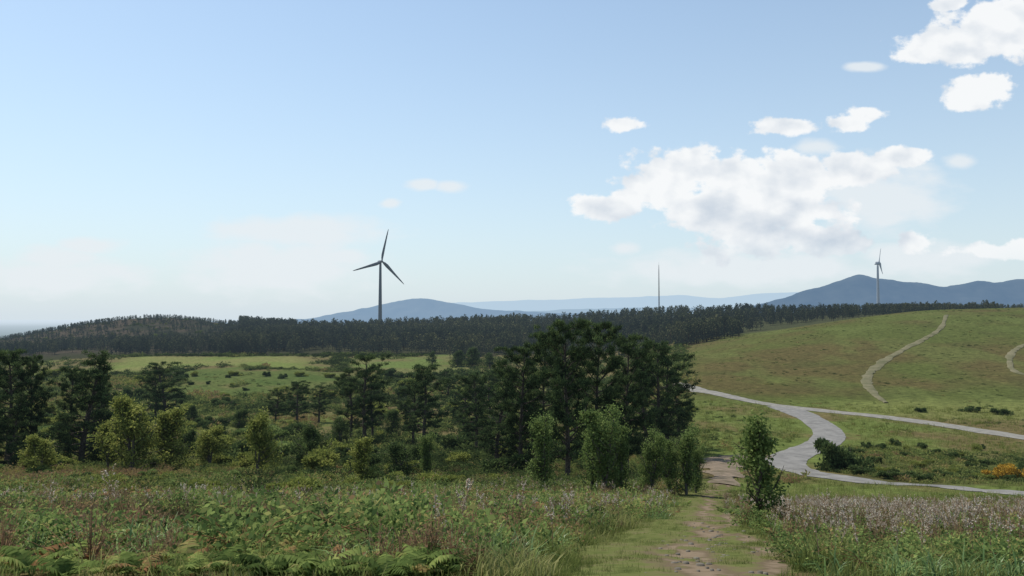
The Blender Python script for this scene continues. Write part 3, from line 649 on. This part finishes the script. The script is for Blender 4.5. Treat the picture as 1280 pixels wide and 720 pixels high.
# ------------------------------------------------------------------ scrub of the middle distance
def clump(seed, n=110, leaf=.2, flat=.75):
    r = np.random.default_rng(seed); mb = MB(); L_ = 5
    C = r.normal(size=(L_, 3))*np.array([.35, .35, .1])+[0, 0, .3]; I = r.integers(0, L_, n); dv = unit(r.normal(size=(n, 3)))
    c = C[I]+dv*(.42*r.random(n)**.4)[:, None]*[1, 1, flat]; c[:, 2] = np.abs(c[:, 2])
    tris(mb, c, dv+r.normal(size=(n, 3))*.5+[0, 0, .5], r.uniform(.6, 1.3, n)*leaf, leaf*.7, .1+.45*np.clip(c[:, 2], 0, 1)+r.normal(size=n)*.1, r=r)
    return mb.arrays()
cl = [clump(71), clump(72), clump(73, 90, .24), clump(74, 130, .17)]
cls = [clump(75, 200, .11), clump(76, 220, .1)]
def scrub(n, u0, u1, y0, y1, s0, s1, off=0.0, thr=.0, pw=1.4, sq=1.0, amp=.5, zt=.3):
    t = (rng.uniform(u0, u1, n)-640)/1000; y = (rng.uniform(y0**pw, y1**pw, n))**(1/pw); x = t*y
    nn = fbm(x/9, y/9, 3, 55); k = (nn > thr) & ~near_road(x, y) & ~in_path(x, y, .01)
    a, b_, d = zone_field(x, y); k &= (a+b_+d) < zt
    x, y, nn = x[k], y[k], nn[k]; n = len(x)
    s_ = rng.uniform(s0, s1, n)*(.6+.8*rng.random(n)**2)
    sp = fbm(x/22, y/22, 3, 58)
    return np.stack([x, y, h(x, y)-.03], 1), s_, (sp-.5)*2*amp+rng.normal(size=n)*.18+off, sq
mb = MB()
for args in [(3600, -60, 860, 80, 200, .8, 1.9, .18, .3, 1.4, .85, .8), (3200, -60, 600, 190, 300, 1.2, 2.8, .08, .3, 1.4, .85, .7), (900, -60, 640, 300, 388, 1.4, 3.0, .0, .4, 1.4, .8, .6), (800, 560, 860, 190, 360, 1.5, 3.2, .05),
             (1300, 880, 1330, 44, 160, .3, .7, .2, .47, 1.4, .7), (900, 1040, 1330, 62, 95, .5, 1.0, .05, .3, 1.4, .7), (1800, 850, 1330, 165, 340, .4, .9, .1, .45, 1.6, .45, .35),
             (400, 215, 430, 301, 307, .7, 1.5, -.1), (500, 130, 560, 378, 392, 1.0, 2.4, -.05), (220, 415, 436, 296, 385, .9, 1.8, -.1), (1200, -60, 360, 480, 850, 1.5, 3.0, -.2, .3, 1.4, .7, .4),
             (300, 220, 430, 240, 300, .5, 1.1, .0, .52, 1.4, .6, .4, 9), (500, 840, 1000, 60, 110, .4, .9, .25, .4, 1.4, .8)]:
    Pp, s_, tt, sq = scrub(*args)
    scatter(mb, cl, Pp, s_, rng.random(len(Pp))*6.28, tt, sq)
Pp, s_, tt, sq = scrub(4200, -60, 870, 34, 95, .4, 1.15, .24, .3, 1.3, .85, .9)
scatter(mb, cls, Pp, s_, rng.random(len(Pp))*6.28, tt, sq)
add('scrub', mb.mesh('scrub', [M_scrub]), kind='stuff', label='mixed green and brown heath scrub covering the slopes', cat='scrub')

# ------------------------------------------------------------------ foreground plants
def frond(mb, r, L, az, tilt, pairs, simple=False, T=.5):
    out = np.array([math.cos(az), math.sin(az), 0]); side = np.array([-math.sin(az), math.cos(az), 0]); up = np.array([0, 0, 1.])
    f = lambda s: out*L*(.25*s+tilt*s*s)+up*L*(.95*s-.5*s*s)
    q = np.linspace(.22, .98, pairs); c = np.array([f(s) for s in q]); c = np.concatenate([c, c])
    tg = unit(np.array([f(s+.02)-f(s) for s in q])); tg = np.concatenate([tg, tg])
    sg = np.repeat([1., -1.], pairs)[:, None]; d = side*sg*.9+tg*.35+np.array([0, 0, -.12])+r.normal(size=(2*pairs, 3))*.12
    ln = np.tile(.36*L*(1-q)**.75+.03*L, 2); W = .06*L*(14/pairs)
    d = unit(d); Ws = unit(tg-d*np.sum(tg*d, 1, keepdims=True))
    N_ = len(c); ll = ln[:, None]
    TT = T+r.normal(size=N_)*.07
    if simple:
        V = np.stack([c-Ws*W/2, c+Ws*W/2, c+d*ll], 1); mb.add(V, np.arange(N_)[:, None]*3+[0, 1, 2], np.repeat(TT, 3))
    else:
        V = np.stack([c-Ws*W*.4, c+Ws*W*.4, c+d*ll*.5+Ws*W*.38-up*.02*L, c+d*ll-up*.06*L, c+d*ll*.5-Ws*W*.38-up*.02*L], 1); i = np.arange(N_)[:, None]*5
        mb.add(V, np.concatenate([i+[0, 1, 2], i+[0, 2, 4], i+[4, 2, 3]], 0), np.repeat(TT, 5))
        tube(mb, [f(s) for s in np.linspace(0, 1, 5)], np.linspace(.008, .002, 5)*L, 3, T-.2)
def fern(seed, nf, pairs, simple):
    r = np.random.default_rng(seed); mb = MB()
    for k in range(nf): frond(mb, r, r.uniform(.5, 1.0), k*2.4+r.normal()*.6, r.uniform(.1, .75), pairs, simple, .45+r.normal()*.18)
    return mb.arrays()
fernN = [fern(80+i, 6, 15, False) for i in range(5)]; fernF = [fern(90+i, 6, 9, True) for i in range(4)]
def strap(seed, n=18, w=.019):
    r = np.random.default_rng(seed); mb = MB()
    blades(mb, r.normal(size=(n, 3))*[.05, .05, 0], r.random(n)*6.28, r.uniform(.2, 1.0, n), r.uniform(.22, .52, n), w, r.uniform(.4, 1.3, n)[:, None], .5+r.normal(size=n)*.2)
    return mb.arrays()
st_ = [strap(101+i) for i in range(4)]
def grass(seed, n=16, w=.008, L0=.08, L1=.24):
    r = np.random.default_rng(seed); mb = MB()
    blades(mb, r.normal(size=(n, 3))*[.07, .07, 0], r.random(n)*6.28, r.uniform(.0, .8, n), r.uniform(L0, L1, n), w, r.uniform(.1, .8, n)[:, None], .5+r.normal(size=n)*.18)
    return mb.arrays()
gr = [grass(111+i) for i in range(4)]
def heathc(seed, n=260):
    r = np.random.default_rng(seed); mb = MB(); K = 26
    az = r.random(K)*6.28; ln = r.uniform(.0, 1.2, K); d = np.stack([np.cos(az)*np.sin(ln), np.sin(az)*np.sin(ln), np.cos(ln)], 1); LL = r.uniform(.2, .62, K)
    for k in range(K): tube(mb, [(0, 0, 0), d[k]*LL[k]], [.005, .002], 3, .4)
    I = r.integers(0, K, n); c = d[I]*(LL[I]*r.uniform(.3, 1.02, n))[:, None]+r.normal(size=(n, 3))*.04
    kites(mb, c, d[I]+r.normal(size=(n, 3))*.7, r.uniform(.025, .06, n), .018, .4+(r.normal(size=K)*.18)[I]+r.normal(size=n)*.12, r=r)
    return mb.arrays()
hc = [heathc(121+i) for i in range(4)]
def bramble(seed, n=330, ls=.05):
    r = np.random.default_rng(seed); mb = MB(); K = 9
    C = r.normal(size=(K, 3))*np.array([.28, .28, .07])+[0, 0, .14]; I = r.integers(0, K, n); dv = unit(r.normal(size=(n, 3))+[0, 0, .5])
    c = C[I]+dv*(r.uniform(.08, .25, K)[I]*r.random(n)**.35)[:, None]; c[:, 2] = np.abs(c[:, 2])
    kites(mb, c, dv*np.array([1, 1, .3])+r.normal(size=(n, 3))*.6, r.uniform(.55, 1.4, n)*ls, ls*.6, .2+.6*np.clip(c[:, 2]/.4, 0, 1)+(r.normal(size=K)*.12)[I]+r.normal(size=n)*.12, r=r)
    for k in range(6):
        a = r.random()*6.28; o = np.array([math.cos(a), math.sin(a), 0]); L_ = r.uniform(.4, .7)
        tube(mb, [o*L_*q+np.array([0, 0, L_*(1.4*q-1.3*q*q)]) for q in (0, .3, .6, .9)], [.004, .004, .003, .002], 3, 1.0)
    return mb.arrays()
br_ = [bramble(151+i) for i in range(5)]
def stalk_parts(seed, nf=34):
    r = np.random.default_rng(seed); a = MB(); b_ = MB(); H = r.uniform(.75, 1.0)
    bd = r.normal(size=2)*.1; f = lambda s: np.array([bd[0]*s*s, bd[1]*s*s, H*s])
    tube(a, [f(s) for s in np.linspace(0, 1, 6)], np.linspace(.006, .003, 6), 4, .5)
    br = [(f(0.5), f(1.02))]
    for k in range(r.integers(1, 5)):
        s = r.uniform(.5, .78); az = r.random()*6.28; d = np.array([math.cos(az)*.5, math.sin(az)*.5, 1.])*r.uniform(.12, .26)
        tube(a, [f(s), f(s)+d*.6, f(s)+d], [.004, .003, .002], 3, .5); br.append((f(s)+d*.4, f(s)+d))
    c = []
    for p0, p1 in br:
        m_ = int(nf/len(br))+6; q = r.random(m_)[:, None]**.8; c.append(p0*(1-q)+p1*q)
    c = np.concatenate(c); n = len(c)
    kites(b_, c, r.normal(size=(n, 3))+[0, 0, .3], r.uniform(.02, .042, n), .02, .3+.5*r.random(n), r=r)
    return a, b_
sp = [stalk_parts(131+i) for i in range(6)]
def comb(a, b_):
    m_ = MB(); V, F, T, _ = a.arrays(); m_.add(V, F, T, 0); V, F, T, _ = b_.arrays(); m_.add(V, F, T, 1); return m_
sc_ = [comb(a, b_) for a, b_ in sp]
stf = [c.arrays() for c in sc_]

def fg(n, u0, u1, y0, y1, pw=1.3, pathgrow=.012):
    t = (rng.uniform(u0, u1, n)-640)/1000; y = rng.uniform(y0**pw, y1**pw, n)**(1/pw); x = t*y
    k = ~in_path(x, y, pathgrow) & ~near_road(x, y, .2)
    x, y = x[k], y[k]; return x, y
def z3(x, y, dz=0.0): return np.stack([x, y, h(x, y)+dz], 1)
def pedge(x, y):   # plants get lower towards the path
    d = (np.abs(x/y-np.interp(y, pY, pC))-np.interp(y, pY, pW))*y
    return .45+.55*sstep(0, 1.3, d)
def corner(x, y):
    return (U(x, y)+140*(fbm(x, y, 2, 66)-.5) < 200) & (y < 8.4+2.2*(fbm(x/1.5, y/1.5, 2, 67)-.5)*2)
def thin(x, y, p=.7): return ~(corner(x, y) & (rng.random(len(x)) < p))
# bracken
x, y = fg(1700, -60, 760, 5.2, 17, 1.5); k = thin(x, y, .85) & (fbm(x/2.5, y/2.5, 3, 68) > .44); x, y = x[k], y[k]
mb = MB(); scatter(mb, fernN, z3(x, y), rng.uniform(.22, .5, len(x))*pedge(x, y), rng.random(len(x))*6.28, (fbm(x/1.8, y/1.8, 3, 69)-.5)*2.2+rng.normal(size=len(x))*.2+.06, rng.uniform(.6, 1.05, len(x)))
x, y = fg(5600, -60, 900, 15, 78, 1.2); k = (fbm(x/4, y/4, 3, 70) > .42); x, y = x[k], y[k]
scatter(mb, fernF, z3(x, y), rng.uniform(.35, .75, len(x))*pedge(x, y), rng.random(len(x))*6.28, (fbm(x/4, y/4, 3, 71)-.5)*2.2+rng.normal(size=len(x))*.2+.06)
x, y = fg(900, 890, 1330, 8, 40, 1.3); k = fbm(x/3, y/3, 3, 72) > .48; x, y = x[k], y[k]
scatter(mb, fernF, z3(x, y), rng.uniform(.3, .5, len(x)), rng.random(len(x))*6.28, rng.normal(size=len(x))*.15+.05)
add('bracken', mb.mesh('bracken', [M_brack]), kind='stuff', label='dense green and rusty bracken covering the slope', cat='bracken')
# bramble
x, y = fg(4200, -60, 900, 5.4, 50, 1.2); k = thin(x, y, .75) & (fbm(x/2.6, y/2.6, 3, 83) > .47); x, y = x[k], y[k]
mb = MB(); scatter(mb, br_, z3(x, y), (.4+.95*rng.random(len(x))**2)*(1+y/120)*pedge(x, y), rng.random(len(x))*6.28, (fbm(x/2.2, y/2.2, 3, 84)-.5)*1.3+.03, rng.uniform(.6, 1.3, len(x)))
x, y = fg(1000, 900, 1330, 6, 44, 1.2); scatter(mb, br_, z3(x, y), rng.uniform(.4, .8, len(x)), rng.random(len(x))*6.28, rng.normal(size=len(x))*.15)
add('bramble', mb.mesh('bramble', [M_bram]), kind='stuff', label='low mounds of leafy green bramble', cat='bramble')
# heath
x, y = fg(4600, -60, 900, 5.6, 62, 1.2); k = thin(x, y, .8) & (fbm(x/3, y/3, 3, 73) > .48); x, y = x[k], y[k]
mb = MB(); scatter(mb, hc, z3(x, y), (.4+.55*rng.random(len(x))**1.5)*(1+y/150)*pedge(x, y), rng.random(len(x))*6.28, (fbm(x/2.5, y/2.5, 3, 74)-.5)*1.6+.1)
x, y = fg(1500, 900, 1330, 9, 40, 1.2); scatter(mb, hc, z3(x, y), rng.uniform(.35, .7, len(x)), rng.random(len(x))*6.28, .1+rng.normal(size=len(x))*.2)
add('heather', mb.mesh('heather', [M_heath]), kind='stuff', label='low woody brown and green heather between the bracken', cat='heather')
# strap leaves
x, y = fg(4000, -60, 880, 6.0, 36, 1.2); k = (fbm(x/1.6, y/1.6, 3, 75) > .52) & thin(x, y, .9); x, y = x[k], y[k]
mb = MB(); scatter(mb, st_, z3(x, y), rng.uniform(.5, .95, len(x)), rng.random(len(x))*6.28, rng.normal(size=len(x))*.2)
x, y = fg(2600, 890, 1330, 5.4, 30, 1.3); k = (fbm(x/1.8, y/1.8, 3, 76) > .46); x, y = x[k], y[k]
scatter(mb, st_, z3(x, y), rng.uniform(.35, .7, len(x)), rng.random(len(x))*6.28, rng.normal(size=len(x))*.2)
add('asphodel_leaves', mb.mesh('asphodel_leaves', [M_strap]), kind='stuff', label='tufts of long strap-shaped green leaves', cat='leaves')
# grass
x, y = fg(9000, -60, 1330, 4.6, 46, 1.1, -1.0)
mb = MB(); ip = in_path(x, y, 0.03); kk = ~(ip & (rutmask(x, y) > .35)) & thin(x, y, .6); x, y, ip = x[kk], y[kk], ip[kk]
scatter(mb, gr, z3(x, y), np.where(ip, rng.uniform(.12, .45, len(x)), rng.uniform(.45, 1.05, len(x)))*(1+y/40), rng.random(len(x))*6.28, (fbm(x, y, 3, 76)-.5)*1.4)
x, y = fg(9500, 620, 1060, 4.4, 16, 1.0, -1.0); k = in_path(x, y, .04) & (rutmask(x, y) < .35) & (fbm(x*2, y*2, 3, 94) > .42); x, y = x[k], y[k]
ed = np.clip(np.abs(x/y-np.interp(y, pY, pC))/np.interp(y, pY, pW), 0, 1.3)
scatter(mb, gr, z3(x, y, .008), rng.uniform(.08, .3, len(x))*(1+1.8*ed**4), rng.random(len(x))*6.28, (fbm(x*1.5, y*1.5, 3, 77)-.5)*1.5-.05)
x, y = fg(2600, -60, 300, 4.6, 11, 1.0); k = corner(x, y) & (fbm(x*1.2, y*1.2, 3, 92) > .45); x, y = x[k], y[k]
scatter(mb, gr, z3(x, y), rng.uniform(.08, .24, len(x)), rng.random(len(x))*6.28, (fbm(x*1.5, y*1.5, 3, 78)-.5)*1.3+.15)
x, y = fg(3500, 870, 1330, 36, 150, 1.2); scatter(mb, gr, z3(x, y), rng.uniform(1.0, 1.8, len(x))*(1+y/90), rng.random(len(x))*6.28, (fbm(x/5, y/5, 3, 79)-.5)*.9)
add('grass', mb.mesh('grass', [M_grass]), kind='stuff', label='tufts of rough green grass on the slope and path', cat='grass')
# asphodel stalks
xs, ys_, ss = [], [], []
for a_, s0, s1 in [((1300, -60, 870, 10, 46, 1.2), .4, .8), ((1500, 905, 1330, 9, 32, 1.3), .38, .65), ((130, -60, 740, 6.0, 12, 1.0), .45, .85), ((80, 1000, 1330, 6, 12, 1.0), .4, .6)]:
    x, y = fg(*a_); k = ~corner(x, y) & (fbm(x/3, y/3, 3, 82) > .44); xs.append(x[k]); ys_.append(y[k]); ss.append(rng.uniform(s0, s1, k.sum()))
x = np.concatenate(xs); y = np.concatenate(ys_); scl = np.concatenate(ss); o_ = np.argsort(y); x, y, scl = x[o_], y[o_], scl[o_]
tt = rng.normal(size=len(x))*.15; yw = rng.random(len(x))*6.28; pp = z3(x, y)
big = [(132, 672, 1.0), (572, 690, 1.0), (655, 665, 1.0), (60, 655, .8), (265, 640, .9), (560, 640, .9)]
fl = [a.mesh('stalk', [M_stalk]) for a, b_ in sp]; fm = [b_.mesh('flower_spike', [M_flow]) for a, b_ in sp]; full = [c.mesh('asphodel', [M_stalk, M_flow]) for c in sc_]
LA = 'dry asphodel stalk with pale pinkish flowers among bracken'; GA = 'asphodel stalks in flower'
inst = [(ground_at(u_, v_), s_) for u_, v_, s_ in big]+[(pp[i], scl[i]) for i in range(50)]
for i, (p_, s_) in enumerate(inst):
    e = add('asphodel', None, label=LA, cat='plant', group=GA, loc=p_); e.scale = (s_,)*3; e.rotation_euler = (0, 0, i*1.7); k = i % 6
    add('stalk', fl[k], parent=e); add('flower_spike', fm[k], parent=e)
for i in range(50, 294):
    o = add('asphodel', full[i % 6], label=LA, cat='plant', group=GA, loc=pp[i]); o.scale = (scl[i],)*3; o.rotation_euler = (0, 0, yw[i])
mb = MB(); scatter(mb, stf, pp[294:], scl[294:], yw[294:], tt[294:])
add('asphodel_field', mb.mesh('asphodel_field', [M_stalk, M_flow]), kind='stuff', label='mass of pale flowering asphodel stalks', cat='wildflowers')

# ------------------------------------------------------------------ stones on the path
M_stone = surf('path_stone', (0.08, 0.07, 0.055), (0.17, 0.15, 0.12), 14, .9, 0)
mb = MB()
for k in range(80):
    v_ = rng.uniform(655, 722); u_ = np.interp(v_, [655, 720], [880, 895])+rng.normal()*36
    p_ = ground_at(u_, v_); s_ = rng.uniform(.012, .05); th = np.arange(7)/7*6.28; V = [p_+[0, 0, s_*.25+.02]]
    rr_ = s_*rng.uniform(.7, 1.2, 7)
    V += [p_+[math.cos(a)*q*.7, math.sin(a)*q*.7, s_*.2+.02] for a, q in zip(th, rr_)]+[p_+[math.cos(a)*q, math.sin(a)*q, -.02] for a, q in zip(th, rr_)]
    F = [(0, 1+j, 1+(j+1) % 7) for j in range(7)]
    for j in range(7): F += [(1+j, 8+j, 8+(j+1) % 7), (1+j, 8+(j+1) % 7, 1+(j+1) % 7)]
    mb.add(V, F)
add('stones', mb.mesh('stones', [M_stone]), kind='stuff', label='small brown stones trodden into the grassy path', cat='stones')

# ------------------------------------------------------------------ sun and sky
SAZ, SEL = math.radians(-48), math.radians(57)
sl = bpy.data.lights.new('sun', 'SUN'); sl.energy = 5.0; sl.angle = math.radians(.5); sl.color = (1, .95, .85)
so = bpy.data.objects.new('sun', sl); col0.objects.link(so)
dv = Vector((math.sin(SAZ)*math.cos(SEL), math.cos(SAZ)*math.cos(SEL), math.sin(SEL)))
so.rotation_euler = dv.to_track_quat('Z', 'Y').to_euler(); so.location = (0, 0, 80)
w = bpy.data.worlds.new('World'); scene.world = w; w.use_nodes = True; nt = w.node_tree; N = nt.nodes; LK = nt.links
try: w.cycles.sampling_method = 'MANUAL'; w.cycles.sample_map_resolution = 256
except Exception: pass
bg = N['Background']; STR = 0.13; bg.inputs[1].default_value = STR; K = 1/STR
sky = N.new('ShaderNodeTexSky'); sky.sky_type = 'NISHITA'; sky.sun_disc = False; sky.sun_elevation = SEL; sky.sun_rotation = SAZ
sky.air_density = 1.0; sky.dust_density = 0.6; sky.ozone_density = 1.0; sky.altitude = 300
def VM(op, a, b=None):
    n = N.new('ShaderNodeVectorMath'); n.operation = op
    for i, q in enumerate((a, b)):
        if q is None: continue
        if isinstance(q, (tuple, list)): n.inputs[i].default_value = q
        else: LK.new(q, n.inputs[i])
    return n.outputs['Value'] if op == 'LENGTH' else n.outputs[0]
def MA(op, a, b=None, c=None, clamp=False):
    n = N.new('ShaderNodeMath'); n.operation = op; n.use_clamp = clamp
    for i, q in enumerate((a, b, c)):
        if q is None: continue
        if isinstance(q, (int, float)): n.inputs[i].default_value = q
        else: LK.new(q, n.inputs[i])
    return n.outputs[0]
def MIX(a, b, f):
    n = N.new('ShaderNodeMix'); n.data_type = 'RGBA'
    for i, q in ((6, a), (7, b)):
        if isinstance(q, tuple): n.inputs[i].default_value = (q[0]*K, q[1]*K, q[2]*K, 1)
        else: LK.new(q, n.inputs[i])
    LK.new(f, n.inputs[0]); return n.outputs[2]
tc = N.new('ShaderNodeTexCoord'); sx = N.new('ShaderNodeSeparateXYZ'); LK.new(tc.outputs['Generated'], sx.inputs[0])
yc = MA('MAXIMUM', sx.outputs[1], .02); cx_ = N.new('ShaderNodeCombineXYZ')
LK.new(MA('DIVIDE', sx.outputs[0], yc), cx_.inputs[0]); LK.new(MA('DIVIDE', sx.outputs[2], yc), cx_.inputs[1])
PV = cx_.outputs[0]
big = [(765, 257, 56, 20), (828, 230, 60, 44), (866, 208, 46, 30), (895, 262, 84, 50), (942, 222, 70, 36), (1002, 222, 66, 34), (935, 295, 88, 40), (1010, 298, 70, 34), (1070, 210, 66, 27), (1122, 198, 44, 16), (1052, 305, 44, 22), (985, 262, 94, 40)]
small = [(778, 157, 32, 11), (978, 158, 46, 13), (1062, 154, 28, 13), (1082, 143, 26, 13), (1218, 118, 50, 24), (1240, 105, 32, 17), (1205, 58, 90, 28), (1255, 28, 84, 44), (1190, 4, 34, 12), (1150, 70, 40, 13), (1146, 302, 28, 17), (1240, 315, 62, 14), (1280, 308, 40, 20)]
faint = [(380, 289, 110, 20), (318, 316, 46, 16), (372, 322, 40, 13), (430, 322, 34, 11), (115, 307, 36, 11), (72, 326, 56, 16), (345, 335, 120, 34), (563, 233, 20, 8), (530, 231, 20, 7), (487, 254, 13, 6), (1083, 84, 24, 6), (1200, 202, 20, 9), (1022, 183, 28, 10), (1108, 273, 36, 12), (1160, 325, 90, 20), (780, 310, 20, 10), (930, 336, 170, 22), (1100, 245, 80, 44), (60, 345, 120, 24)]
def field(vec, ells):
    out = None
    for (u_, v_, ru, rv) in ells:
        t, s = sight(u_, v_)
        n = N.new('ShaderNodeVectorMath'); n.operation = 'MULTIPLY_ADD'; LK.new(vec, n.inputs[0]); n.inputs[1].default_value = (1000/ru, 1000/rv, 0); n.inputs[2].default_value = (-t*1000/ru, -s*1000/rv, 0)
        l = VM('LENGTH', n.outputs[0])
        out = l if out is None else MA('MINIMUM', out, l)
    return MA('SUBTRACT', 1.0, out)
def nz(vec, scale, det, rough=.5):
    n = N.new('ShaderNodeTexNoise'); n.inputs['Scale'].default_value = scale; n.inputs['Detail'].default_value = det; n.inputs['Roughness'].default_value = rough
    LK.new(vec, n.inputs['Vector']); return n.outputs[0]
def smooth(x, a, b):
    n = N.new('ShaderNodeMapRange'); n.interpolation_type = 'SMOOTHSTEP'; n.inputs[1].default_value = a; n.inputs[2].default_value = b; LK.new(x, n.inputs[0]); return n.outputs[0]
V2 = VM('MULTIPLY', PV, (1, 1.35, 1))
ne = nz(V2, 27, 9, .56)
na_ = nz(V2, 15, 5, .45); nb_ = nz(VM('ADD', V2, (-.010, .020, 0)), 15, 5, .45)
fb = field(PV, big); fs = field(PV, small); fm_ = MA('MAXIMUM', fb, fs)
f0 = MA('ADD', MA('MINIMUM', fm_, .8), MA('MULTIPLY_ADD', ne, 2.1, -1.0))
# upper edges are crisp, lower edges dissolve
sy = N.new('ShaderNodeSeparateXYZ'); LK.new(PV, sy.inputs[0])
lowz = smooth(MA('MULTIPLY_ADD', sy.outputs[0], -.12, sy.outputs[1]), .15, .055)
dens = smooth(MA('SUBTRACT', f0, MA('MULTIPLY', lowz, .12)), .02, .34)
relief = MA('MULTIPLY', MA('SUBTRACT', na_, nb_), 2.5)
fine = MA('MULTIPLY_ADD', ne, .35, -.15)
low_ = MA('MULTIPLY', lowz, MA('GREATER_THAN', fb, -.3))
lit = MA('SUBTRACT', MA('ADD', MA('ADD', MA('MULTIPLY_ADD', smooth(f0, .35, 1.3), -.20, .93), relief), fine), MA('MULTIPLY', low_, .36), clamp=True)
ff = MA('ADD', field(PV, faint), MA('MULTIPLY_ADD', nz(VM('MULTIPLY', PV, (1, 2.2, 1)), 18, 6), 1.7, -.68))
fd = MA('MULTIPLY', smooth(ff, -.2, .7), .85)
front = MA('GREATER_THAN', sx.outputs[1], .05)
# haze towards the horizon
hz = MA('MULTIPLY', MA('EXPONENT', MA('MULTIPLY', MA('MAXIMUM', sx.outputs[2], 0.0), -3.7)), .95)
tinted = VM('MULTIPLY', sky.outputs[0], (1.16, 1.24, 1.20))
base = MIX(tinted, (.64, .735, .81), hz)
c1 = MIX(base, (.81, .86, .895), MA('MULTIPLY', fd, front))
cl_ = MIX((.54, .62, .72), (.94, .955, .965), lit)
lowh = MA('SUBTRACT', .97, MA('MULTIPLY', smooth(sy.outputs[1], .11, .035), .5))
c2 = MIX(c1, cl_, MA('MULTIPLY', MA('MULTIPLY', dens, lowh), front))
LK.new(c2, bg.inputs[0])

# ------------------------------------------------------------------ camera
cd = bpy.data.cameras.new('camera'); cd.sensor_width = 36; cd.lens = 36*FPX/1280; cd.clip_start = .05; cd.clip_end = 120000
co = bpy.data.objects.new('camera', cd); col0.objects.link(co); co.location = (0, 0, EYE); co.rotation_euler = (math.pi/2+PITCH, 0, 0)
scene.camera = co
print('TRIS', sum(len(m_.polygons) for m_ in bpy.data.meshes))
